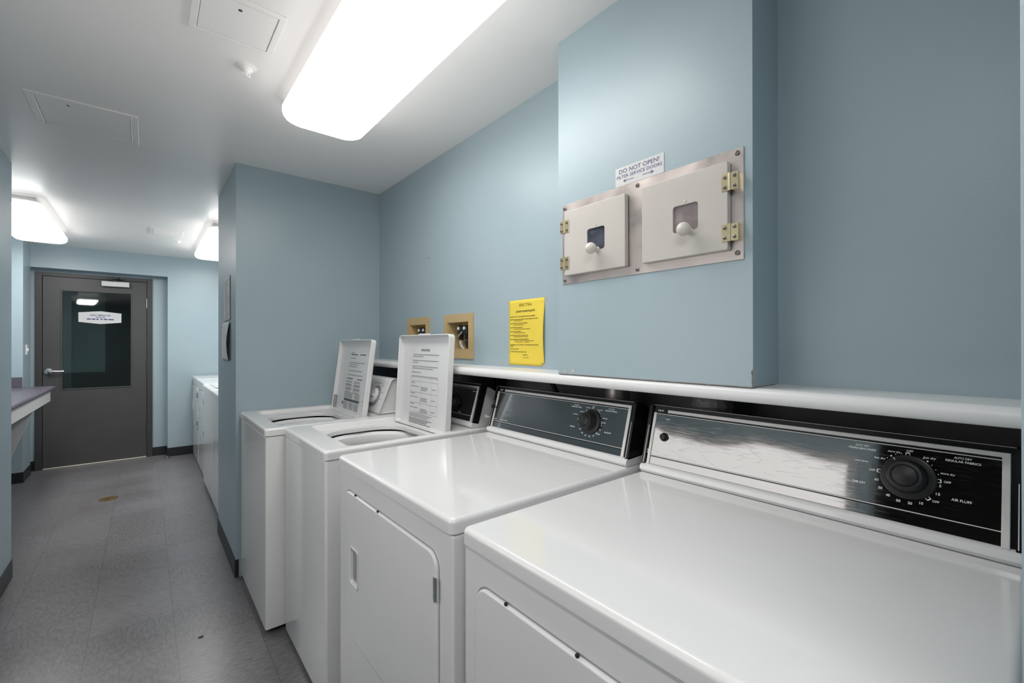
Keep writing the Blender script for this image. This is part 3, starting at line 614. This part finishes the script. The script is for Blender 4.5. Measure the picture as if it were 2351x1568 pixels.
def washer(yn, yf, xf, xb, label, rec, opn, zb, m, foot=0.03):
    t = thing('washing_machine', ((xf+xb)/2, (yn+yf)/2, 0), label, 'washing machine', 'white top loading washing machines')
    b = B(); x0, x1, y0, y1, z1 = xf+0.004, xb, yn+0.003, yf-0.003, ZLB-0.0015
    W = lambda i, z: rrect(x0+i, x1-i, y0+i, y1-i, 0.01, z, 4, 3)
    b.loops([W(0.0, zb), W(0.0, z1-0.004), W(0.004, z1), W(0.02, z1)], cap0=False, cap1=False); obj('cabinet', b, m, t)
    b = B(); b.box((x0+0.03, y0+0.02, 0.012), (x1-0.02, y1-0.02, zb+0.02)); obj('underframe', b, M_BLKM, t)
    for y in (yn+0.05, yf-0.05):
        b = B(); b.lathe([(0.016, 0), (0.016, 0.007), (0.007, 0.009), (0.007, 0.02)], frame((x0+0.055, y, 0), (1, 0, 0), (0, 1, 0)), 14); obj('foot', b, M_BLKM, t)
    return t

# second washer: raised lid, black console
t = washer(1.6545, 2.252, 0.4947, 1.30, 'washing machine with open lid and black control panel, next to the second dryer', None, None, 0.02, M_ENAM)
deck(t, 0.4947, 1.30, 1.6545, 2.252, (0.597, 1.066, 1.69, 2.212), (0.625, 0.995, 1.745, 2.165, 0.125), 0.917, M_ENAM)
tub(t, 0.81, 1.955, 0.235, 0.917)
lid, lf, Hh = tray_lid(t, 1.697, 2.203, 1.040, 0.919, 1.066, 1.372, 0.024, M_ENAM)
rn = random.Random(5); b = B(); h = 0.0012
for k, (x0, x1) in enumerate(((-.125, .135), (-.125, -.02), (None, None), (-.13, .13), (-.125, -.07), (None, None), (-.13, .125), (-.13, .08), (None, None), (-.135, -.04), (None, None), (-.135, .13))):
    if x0 is not None: words(b, lf, x0, x1, Hh-0.098-k*0.0098, 0.0032, rn, h)
for k, tt in enumerate((0.245, 0.232)):
    rect(b, lf, -0.14, 0.135, Hh-0.213-(k*0.018), Hh-0.213-(k*0.018)+0.0012, h)
for tt in (0.300, 0.352, 0.402-0.004): rect(b, lf, -0.14, 0.135, Hh-tt+0.013, Hh-tt+0.0142, h)
for x in (-0.14, -0.035, 0.075, 0.1345): rect(b, lf, x, x+0.0009, Hh-0.385, Hh-0.213, h)
for row, y0 in enumerate((0.239, 0.292, 0.345)):
    words(b, lf, -0.134, -0.09, Hh-y0, 0.0034, rn, h); words(b, lf, -0.134, -0.05, Hh-y0-0.018, 0.003, rn, h)
    for j in range(3): words(b, lf, -0.028, 0.03+0.02*rn.random(), Hh-y0-0.02-j*0.007, 0.003, rn, h)
    words(b, lf, 0.081, 0.118, Hh-y0-0.024, 0.003, rn, h)
for j in range(3): words(b, lf, -0.14, 0.09-0.02*j, Hh-0.394-j*0.007, 0.0028, rn, h)
obj('instruction_print', b, M_INKG, lid)
b = B(); text(b, lf, 'INSTRUCTIONS', 0.0, Hh-0.075, 0.085, 0.011, bold=True, h=h)
for j in range(4): words(b, lf, -0.14, (0.09, 0.05, 0.04, 0.08)[j], Hh-0.4175-j*0.0075, 0.003, rn, h)
obj('heading_print', b, M_INKD, lid)
console(t, 1.664, 2.242, -0.012, 'washer', 0)

# first washer against the partition: white console
t = washer(2.2607, 2.943, 0.4165, 1.25, 'farther washing machine with open lid and white control panel, against the blue partition', None, None, 0.03, M_ENAM2)
deck(t, 0.4165, 1.25, 2.2607, 2.943, (0.49, 0.955, 2.325, 2.875), (0.505, 0.86, 2.385, 2.80, 0.12), 0.920, M_ENAM2)
tub(t, 0.69, 2.59, 0.225, 0.920)
lid, lf, Hh = tray_lid(t, 2.347, 2.857, 0.915, 0.917, 0.972, 1.350, 0.022, M_ENAM2)
b = B(); h = 0.0012
rect(b, lf, -0.085, 0.02, Hh-0.089, Hh-0.084, h); rect(b, lf, 0.06, 0.15, Hh-0.089, Hh-0.084, h)
rect(b, lf, -0.105, -0.01, Hh-0.232, Hh-0.227, h); rect(b, lf, 0.06, 0.14, Hh-0.232, Hh-0.227, h)
rect(b, lf, -0.11, 0.13, Hh-0.363, Hh-0.349, h)
b.bm.faces.new([b.bm.verts.new(lf[0]+lf[1]*x+lf[2]*(Hh-y)+lf[3]*h) for x, y in ((-0.145, 0.385), (-0.115, 0.385), (-0.130, 0.365))])
obj('heading_print', b, M_INKD, lid)
b = B()
for y, x0, x1 in ((0.075, -.075, -.03), (.108, -.085, 0), (.135, -.09, .14), (.147, -.09, .05), (.159, -.09, .02), (.183, -.1, .12), (.208, -.1, .14)): words(b, lf, x0, x1, Hh-y, 0.0034, rn, h)
for c0 in (-0.11, 0.02):
    for k in range(9): words(b, lf, c0, c0+0.085+0.015*rn.random(), Hh-0.245-k*0.0075-(0.004 if k % 3 == 2 else 0), 0.0032, rn, h)
for k in range(5): words(b, lf, -0.12, 0.02, Hh-0.318-k*0.0062, 0.0026, rn, h); words(b, lf, 0.05, 0.13, Hh-0.318-k*0.0062, 0.0026, rn, h)
for c0 in (-0.11, -0.025, 0.055):
    for k in range(6): words(b, lf, c0, c0+0.068, Hh-0.372-k*0.0072, 0.0036, rn, h)
rect(b, lf, -0.115, 0.13, Hh-0.312, Hh-0.3108, h)
obj('instruction_print', b, M_INKG, lid)
b = B()
for k in range(2): b.lathe([(0.004, 0), (0.004, 0.002), (0.002, 0.003)], (lf[0]+lf[1]*0.236+lf[2]*(0.05+0.045*k)+lf[3]*0.0215, lf[1], lf[2], lf[3]), 10)
slab(b, lf, -0.246, -0.236, 0.02, 0.095, 0.002, 0.018, 0.002, 1); obj('lid_bracket', b, M_TUB, lid)
# white console, rounded with sloped face
ya, yb = 2.318, 2.885
prof = [(0.982, 0.9445), (0.981, 0.955), (1.050, 1.118), (1.058, 1.129), (1.072, 1.134), (1.10, 1.133), (1.135, 1.120), (1.20, 1.06), (1.235, 1.0), (1.238, 0.9445)]
cxm, czm = 1.10, 1.02
b = B(); ls = []
for k in range(5):
    a = k/4*PI/2; y = ya+0.014*(1-math.sin(a)); sc = 1-0.10*(1-math.sin(PI/2-(PI/2-a)))*1.0 if False else 1
    ins = 0.012*(1-math.sin(a)); ls.append([Vector((cxm+(p[0]-cxm)*(1-ins/0.12), y, max(0.9445, czm+(p[1]-czm)*(1-ins/0.11)))) for p in prof])
ls2 = [[Vector((p.x, ya+yb-p.y, p.z)) for p in l] for l in ls[::-1]]
b.loops(ls+ls2); obj('console_shell', b, M_PLW, t, 50)
b = B(); b.prism([(0.972, ZT+0.0003), (0.976, 0.948), (1.24, 0.948), (1.24, ZT+0.0003)], lambda u, v, w_: Vector((u, w_, v)), ya-0.006, yb+0.006); obj('console_base', b, M_TUB, t)
tv = Vector((0.069, 0, 0.163)).normalized(); nv = Vector((-tv.z, 0, tv.x)); of = Vector((0.981, 0, 0.955)); fr = (of, CS, tv, nv)
kf = (of+CS*(-2.455)+tv*0.083, CS, tv, nv)
b = B(); b.lathe([(0.062, 0.0), (0.062, 0.003), (0.058, 0.0045), (0.045, 0.0045), (0.045, 0.001)], kf, 48); dl = tag(obj('dial_ring', b, M_TUB, t), 'grey ring around the cycle dial')
b = B(); b.lathe([(0.044, 0.0045), (0.045, 0.012), (0.041, 0.022), (0.036, 0.024), (0.0, 0.025)], kf, 40, False); slab(b, kf, -0.038, 0.038, -0.007, 0.007, 0.022, 0.034, 0.004, 3); obj('cycle_dial', b, M_PLW, dl)
b = B()
for a, s in ((60, 'NORMAL'), (20, 'HEAVY'), (-10, 'LIGHT'), (110, 'DELICATE')):
    words(b, fr, -2.455+0.074*math.cos(math.radians(a)), -2.455+0.074*math.cos(math.radians(a))+0.022, 0.083+0.074*math.sin(math.radians(a)), 0.003, rn, 0.0008)
rect(b, fr, -2.53, -2.42, 0.158, 0.1605, 0.0008); obj('console_print', b, M_INKG, t)

# lobby washers, lids closed
for (y0, y1, lb) in ((4.47, 5.15, 'white washer in the lobby beyond the partition, beside the nearer lobby dryer'), (3.77, 4.45, 'white washer in the lobby tucked right behind the partition, mostly hidden')):
    t = washer(y0, y1, 0.425, 1.15, lb, None, None, 0.03, M_ENAM2)
    b = B(); b.loops(lid_loops(0.421, 1.15, y0, y1, ZLB, ZT, 0.012, 0.016)); obj('top_deck', b, M_ENAM2, t)
    b = B(); b.loops(lid_loops(0.47, 0.93, y0+0.09, y1-0.09, ZT, ZT+0.014, 0.006, 0.02)); obj('lid', b, M_ENAM2, t)
    console(t, y0+0.02, y1-0.02, -0.16, 'far', 0)

# ------------------------------------------------------------------ filter service panel on the chase
PF = (Vector((XC, 0, 0)), CS, Vector((0, 0, 1)), Vector((-1, 0, 0)))
pn = thing('filter_service_panel', (XC, 0.755, 1.53), 'stainless wall panel with two cream filter service doors on the blue chase', 'wall panel')
b = B(); slab(b, PF, -1.0516, -0.4598, 1.529, 1.7965, 0.0, 0.003, 0.0008, 1); obj('steel_plate', b, M_STEEL, pn)
def fdoor(y0, y1, wy0, wy1, wm, ky, lbl, knobz):
    b = B(); o_, u_, v_, n_ = PF; nc = 4
    W = lambda l, hh: [o_+u_*p.x+v_*p.y+n_*hh for p in l]
    R_ = lambda i, r: rrect(-y1+i, -y0-i, 1.5535+i, 1.7665-i, r, 0, nc, 4)
    H_ = lambda i: rrect(-wy1+i, -wy0-i, 1.6185+i, 1.6885-i, 0.008, 0, nc, 4)
    ls = [W(R_(0, 0.004), 0.006), W(R_(0, 0.004), 0.018), W(R_(0.001, 0.004), 0.0205), W(R_(0.003, 0.003), 0.0215), W(H_(0), 0.0215), W(H_(0), 0.016)]
    b.loops(ls, cap1=False); d = tag(obj('service_door', b, M_CREAM, pn), lbl)
    b = B(); slab(b, PF, -y1+0.004, -y0-0.004, 1.558, 1.762, 0.003, 0.007); obj('door_seal', b, M_CEDGE, d)
    b = B(); slab(b, PF, -wy1-0.004, -wy0+0.004, 1.614, 1.693, 0.0135, 0.0165); obj('window', b, wm, d)
    kf = (Vector((XC-0.0215, ky, knobz)), CS, Vector((0, 0, 1)), Vector((-1, 0, 0)))
    prof = [(0.009, 0), (0.008, 0.003), (0.0065, 0.006), (0.0065, 0.016)] + [(0.0175*math.sin(a), 0.031-0.0175*math.cos(a)) for a in [0.4+k/12*(PI-0.4) for k in range(13)]]
    b = B(); b.lathe(prof, kf, 28, False); tag(obj('knob', b, M_KNW, d, 60), 'round ivory knob')
    b = B(); b.lathe([(0.0035, 0), (0.003, 0.0015), (0.001, 0.002)], (Vector((XC-0.0215, (wy0+wy1)/2, 1.6965)), CS, Vector((0, 0, 1)), Vector((-1, 0, 0))), 10); obj('rivet', b, M_KNW, d)
fdoor(0.7840, 1.0274, 0.8584, 0.9275, M_WIN1, 0.886, 'smaller-looking left cream door with dark window', 1.6185)
fdoor(0.4893, 0.7285, 0.5633, 0.6325, M_WIN2, 0.585, 'right cream door with pale pinkish window', 1.6165)
def screw(par, y, z, hgt, r=0.0062):
    f_ = (Vector((XC-hgt, y, z)), CS, Vector((0, 0, 1)), Vector((-1, 0, 0)))
    b = B(); b.lathe([(r, 0), (r, 0.0012), (r*0.75, 0.003), (r*0.45, 0.0035), (r*0.4, 0.002), (0, 0.002)], f_, 18, False); return obj('screw', b, M_SCREW, par)
for y, z in ((1.0412, 1.7834), (0.754, 1.7841), (0.4747, 1.7846), (0.4742, 1.5455), (0.7542, 1.5419), (1.040, 1.5418)): screw(pn, y, z, 0.003)
for (yc, zc, s) in ((0.485, 1.7145, 1), (0.485, 1.5935, 1), (1.0255, 1.7155, -1), (1.0255, 1.5945, -1)):
    b = B(); slab(b, PF, -yc-0.0185, -yc-0.002, zc-0.0205, zc+0.0205, 0.0215, 0.0235, 0.0004, 1); slab(b, PF, -yc+0.003, -yc+0.0215, zc-0.0205, zc+0.0205, 0.0215, 0.0235, 0.0004, 1)
    b.tube([(XC-0.0225, yc, zc-0.021), (XC-0.0225, yc, zc+0.021)], 0.0032, 12)
    if s > 0: slab(b, PF, -yc+0.0045, -yc+0.020, zc-0.019, zc+0.019, 0.003, 0.0215)
    else: slab(b, PF, -yc-0.0165, -yc-0.0035, zc-0.019, zc+0.019, 0.003, 0.0215)
    hg = tag(obj('hinge', b, M_BRASS, pn), 'pale brass hinge')
    for dy in (-0.0125, 0.0105):
        for dz_ in (-0.012, 0.012): screw(hg, yc+dy, zc+dz_, 0.0235, 0.0042)

# DO NOT OPEN sign
sg = thing('wall_sign', (XC, 0.7515, 1.7965), 'white DO NOT OPEN sign with blue letters above the steel filter panel', 'sign')
b = B(); slab(b, PF, -0.8322, -0.6703, 1.7975, 1.8530, 0.0, 0.0015); obj('sign_plate', b, M_PAP, sg)
b = B(); text(b, PF, 'DO NOT OPEN!', -0.7515, 1.8405, 0.134, 0.0128, h=0.0019, bold=False); text(b, PF, 'FILTER SERVICE DOORS', -0.7515, 1.8245, 0.151, 0.0098, h=0.0019)
for (x0, x1) in ((-0.768, -0.803), (-0.738, -0.703)):
    s = 1 if x1 > x0 else -1; z = 1.8105
    rect(b, PF, min(x0, x1), max(x0, x1), z-0.0007, z+0.0007, 0.0019)
    for q in (1, -1):
        p0 = Vector((x1, z)); p1 = Vector((x1-s*0.009, z+q*0.0045)); dd = (p1-p0).normalized(); g = Vector((-dd.y, dd.x))*0.0008
        b.quad(*[PF[0]+PF[1]*p.x+PF[2]*p.y+PF[3]*0.0019 for p in (p0-g, p1-g, p1+g, p0+g)])
obj('lettering', b, M_INKB, sg)

# ------------------------------------------------------------------ valve boxes
def valve_box(y0, y1, oy0, oy1, label):
    t = thing('valve_box', (XW, (y0+y1)/2, 1.2534), label, 'valve box', 'tan washer valve boxes')
    b = B(); fr = (Vector((XW, 0, 0)), CS, Vector((0, 0, 1)), Vector((-1, 0, 0)))
    for q in ((y0, oy0, 1.2534, 1.4812), (oy1, y1, 1.2534, 1.4812), (oy0, oy1, 1.2534, 1.2985), (oy0, oy1, 1.440, 1.4812)): slab(b, fr, -q[1], -q[0], q[2], q[3], 0.0, 0.006)
    obj('box_frame', b, M_TAN, t)
    b = B(); d = 0.085; a, c = oy0+0.0015, oy1-0.0015; z0, z1 = 1.2985, 1.4405
    b.box((XW+d, a, z0), (XW+d+0.003, c, z1)); b.box((XW, a, z0), (XW+d, a+0.003, z1)); b.box((XW, c-0.003, z0), (XW+d, c, z1)); b.box((XW, a, z0), (XW+d, c, z0+0.003)); b.box((XW, a, z1-0.003), (XW+d, c, z1)); obj('box_recess', b, M_TAN, t)
    X = XW+0.035; ym = oy0+0.088
    b = B(); b.box((X-0.015, ym-0.034, 1.375), (X+0.02, ym+0.055, 1.424), 0.008)
    for q in (-0.016, 0.038): b.lathe([(0.013, 0), (0.013, 0.05), (0.011, 0.055)], (Vector((X, ym+q, 1.40)), Vector((1, 0, 0)), Vector((0, -1, 0)), Vector((0, 0, -1))), 16)
    vb = obj('valve_body', b, M_BLK, t)
    for q in (-0.016, 0.038):
        b = B(); b.lathe([(0.0095, 0), (0.0095, 0.004), (0.007, 0.006), (0.004, 0.004), (0, 0.004)], (Vector((X-0.015, ym+q, 1.409)), CS, Vector((0, 0, 1)), Vector((-1, 0, 0))), 18, False); obj('valve_cap', b, M_PLW, vb)
        b = B(); b.tube([(X, ym+q, 1.35), (X-0.002, ym+q+0.002, 1.335), (X, ym+q-0.004, 1.315), (X+0.01, ym+q-0.010, 1.301)], [0.011, 0.009, 0.008, 0.008]); obj('hose', b, M_BLKM if q < 0 else M_PAPG, t)
        b = B(); b.lathe([(0.012, 0), (0.013, 0.006), (0.012, 0.012)], (Vector((X, ym+q, 1.358)), Vector((1, 0, 0)), Vector((0, -1, 0)), Vector((0, 0, -1))), 16); obj('hose_collar', b, M_CHR, t)
    b = B(); b.tube([(X-0.02, ym-0.005, 1.392), (X-0.024, ym+0.012, 1.378), (X-0.026, ym+0.03, 1.366)], [0.004, 0.0045, 0.005], 8); obj('lever', b, M_CHR, t)
valve_box(1.8033, 2.0794, 1.845, 2.044, 'tan plastic valve box with black taps, partly behind the nearer raised lid')
valve_box(2.2412, 2.518, 2.2815, 2.4775, 'tan plastic valve box farther along the wall, its lower part hidden by the raised lid')

# ------------------------------------------------------------------ yellow notice
yn_ = thing('paper_notice', (XW, 1.415, 1.235), 'bright yellow laundry etiquette notice taped to the right wall', 'notice')
WF = (Vector((XW, 0, 0)), CS, Vector((0, 0, 1)), Vector((-1, 0, 0)))
def wy(p, px, py):      # near edge lifts gently off the wall in the lower half
    e = max(0.0, (px+1.50)/0.20); tt = (py-1.235)/0.28
    return Vector((p.x-0.0012-0.009*e**2*max(0.0, math.sin(PI*min(1, max(0, tt*1.1)))), p.y, p.z))
b = B(); ny, nz = 16, 24; L_, R2, z0, z1 = -1.5273, -1.3000, 1.2365, 1.5165
g = [[b.bm.verts.new(wy(WF[0]+CS*(L_+(R2-L_)*i/ny)+Vector((0, 0, z0+(z1-z0)*j/nz)), L_+(R2-L_)*i/ny, z0+(z1-z0)*j/nz)) for i in range(ny+1)] for j in range(nz+1)]
for j in range(nz):
    for i in range(ny):
        if j == 0 and i == ny-1: continue
        b.bm.faces.new((g[j][i], g[j][i+1], g[j+1][i+1], g[j+1][i]))
for v in [v for v in b.bm.verts if not v.link_faces]: b.bm.verts.remove(v)
sh = obj('sheet', b, M_YEL, yn_); so = sh.modifiers.new('solid', 'SOLIDIFY'); so.thickness = 0.0004; so.offset = -1
wrp = lambda p, px, py: wy(p, px, py)
b = B(); Z = lambda yy: 1.5165-yy
text(b, WF, 'SPECTRA', -1.418, Z(0.022), 0.082, 0.013, h=0.0012, warp=wrp)
obj('heading_print', b, M_INKY, yn_)
b = B(); K = dict(h=0.0012, warp=wrp)
text(b, WF, 'LAUNDRY ROOM ETIQUETTE', -1.418, Z(0.049), 0.125, 0.0075, bold=True, **K)
bl = ((0.071, 'RESIDENTS ONLY TO USE LAUNDRY ROOM AND EQUIPMENT', .165), (0.083, 'REMOVE YOUR LAUNDRY PROMPTLY FROM WASHERS AND DRYERS', .182), (0.100, 'USE DETERGENT and BLEACH SPARINGLY', .117), (0.118, 'DO NOT OVERLOAD MACHINES', .082), (0.135, 'CLEAN UP AFTER YOURSELF', .073), (0.152, 'NO GARBAGE TO BE LEFT IN LAUNDRY ROOM', .118), (0.169, 'REPORT MACHINES NOT WORKING PROPERLY', .124), (0.193, 'BE RESPECTFUL and COURTEOUS TO YOUR NEIGHBOURS AND THEIR', .186), (0.1995, 'LAUNDRY', .021), (0.211, 'TURN DOWN LIGHTS', .058), (0.223, 'LAUNDRY ROOM HOURS: 8AM TO 11PM', .106))
for yy, s, wd in bl: text(b, WF, s, -1.517, Z(yy), wd, 0.0042, align='L', bold=True, **K)
text(b, WF, 'THANK YOU', -1.418, Z(0.236), 0.032, 0.0042, bold=True, **K)
obj('rule_print', b, M_INK, yn_)
b = B()
for yy, wd in ((0.089, .058), (0.107, .068), (0.125, .115), (0.141, .078), (0.158, .096), (0.1755, .135)): words(b, WF, -1.495, -1.495+wd, Z(yy), 0.0022, rn, 0.0012, wrp)
words(b, WF, -1.42, -1.39, Z(0.182), 0.0022, rn, 0.0012, wrp); words(b, WF, -1.43, -1.395, Z(0.247), 0.0018, rn, 0.0012, wrp)
obj('small_print', b, M_INKY, yn_)
b = B(); words(b, WF, -1.48, -1.43, Z(0.182), 0.0024, rn, 0.0012, wrp); obj('orange_print', b, M_INKO, yn_)
for (y, z, w_, h_) in ((1.5275, 1.512, 0.022, 0.014), (1.297, 1.506, 0.016, 0.02), (1.529, 1.240, 0.02, 0.016), (1.302, 1.245, 0.02, 0.016)):
    b = B(); slab(b, WF, -y-w_/2, -y+w_/2, z-h_/2, z+h_/2, 0.0002, 0.0008); obj('tape', b, M_TAPE, yn_)

# ------------------------------------------------------------------ notices on the partition end
EF = (Vector((XP, 0, 0)), CS, Vector((0, 0, 1)), Vector((-1, 0, 0)))
def sheet(name, y0, y1, z0, z1, fn, label, m=M_PAPG):
    t = thing(name, (XP, (y0+y1)/2, z0), label, 'notice', 'paper notices on the partition end')
    b = B(); n1, n2 = 8, 14
    P = lambda i, j: Vector((XP-0.002-fn(i/n1, j/n2), y1+(y0-y1)*i/n1, z0+(z1-z0)*j/n2))
    g = [[b.bm.verts.new(P(i, j)) for i in range(n1+1)] for j in range(n2+1)]
    for j in range(n2):
        for i in range(n1): b.bm.faces.new((g[j][i], g[j][i+1], g[j+1][i+1], g[j+1][i]))
    o = obj('sheet', b, m, t); so = o.modifiers.new('solid', 'SOLIDIFY'); so.thickness = 0.0005
    return t, P
t, P = sheet('paper_notice', 3.15, 3.405, 1.4715, 1.744, lambda i, j: 0.001, 'upper white printed notice on the end of the blue partition')
b = B()
for k in range(17): words(b, EF, -3.38, -3.38+0.2*rn.uniform(0.5, 1), 1.725-k*0.0145, 0.005, rn, 0.0042)
obj('print', b, M_INKG, t)
sheet('paper_notice', 3.15, 3.45, 1.2255, 1.462, lambda i, j: 0.004+0.016*math.sin(PI*min(1, (1-j)*0.9))*(0.3+0.7*i), 'lower blank curling sheet on the end of the blue partition')

# ------------------------------------------------------------------ behind the machines: ducts
def duct(y, label, zb=0.25):
    b = B(); fr_ = frame((1.368, y, 0), (1, 0, 0), (0, 1, 0)); ls = []
    rr = random.Random(int(y*100)); n = 60; sg = 40
    for k in range(n+1):
        z = zb+(1.182-zb)*k/n; base_r = 0.058+(0.004 if k % 2 else -0.004)
        ls.append([Vector((1.368+(base_r+rr.uniform(-.004, .004))*math.cos(2*PI*i/sg), y+(base_r+rr.uniform(-.004, .004))*math.sin(2*PI*i/sg), z)) for i in range(sg)])
    b.loops(ls); tag(obj('foil_duct', b, M_FOIL, None, 15), label, 'duct', 'exhaust ducts behind the dryers')
duct(0.672, 'crinkled foil exhaust duct behind the nearest dryer, under the ledge')
b = B(); b.lathe([(0.045, 0.2), (0.045, 1.182)], frame((1.36, 1.03, 0), (1, 0, 0), (0, 1, 0)), 28)
tag(obj('metal_duct', b, M_STEEL), 'smooth grey metal duct behind the second dryer, under the ledge', 'duct', 'exhaust ducts behind the dryers')
b = B(); b.tube([(1.36, 1.39, 1.18), (1.35, 1.35, 1.14), (1.345, 1.31, 1.09), (1.35, 1.29, 0.9), (1.35, 1.28, 0.6)], 0.011)
tag(obj('rubber_hose', b, M_BLKM), 'black ribbed hose hanging in the dark gap behind the second dryer', 'hose')
b = B(); b.box((1.44, 1.86, 0.3), (1.4995, 1.90, 1.185)); tag(obj('wall_stud', b, M_BLKM), 'dark upright batten in the gap behind the washers', 'batten')
# small screw anchor left in the wall
b = B(); b.lathe([(0.004, 0), (0.004, 0.002), (0.002, 0.004)], (Vector((XW, 2.2558, 1.8181)), CS, Vector((0, 0, 1)), Vector((-1, 0, 0))), 10); tag(obj('wall_screw', b, M_SCREW), 'tiny dark screw left in the blue right wall above the washers', 'screw')
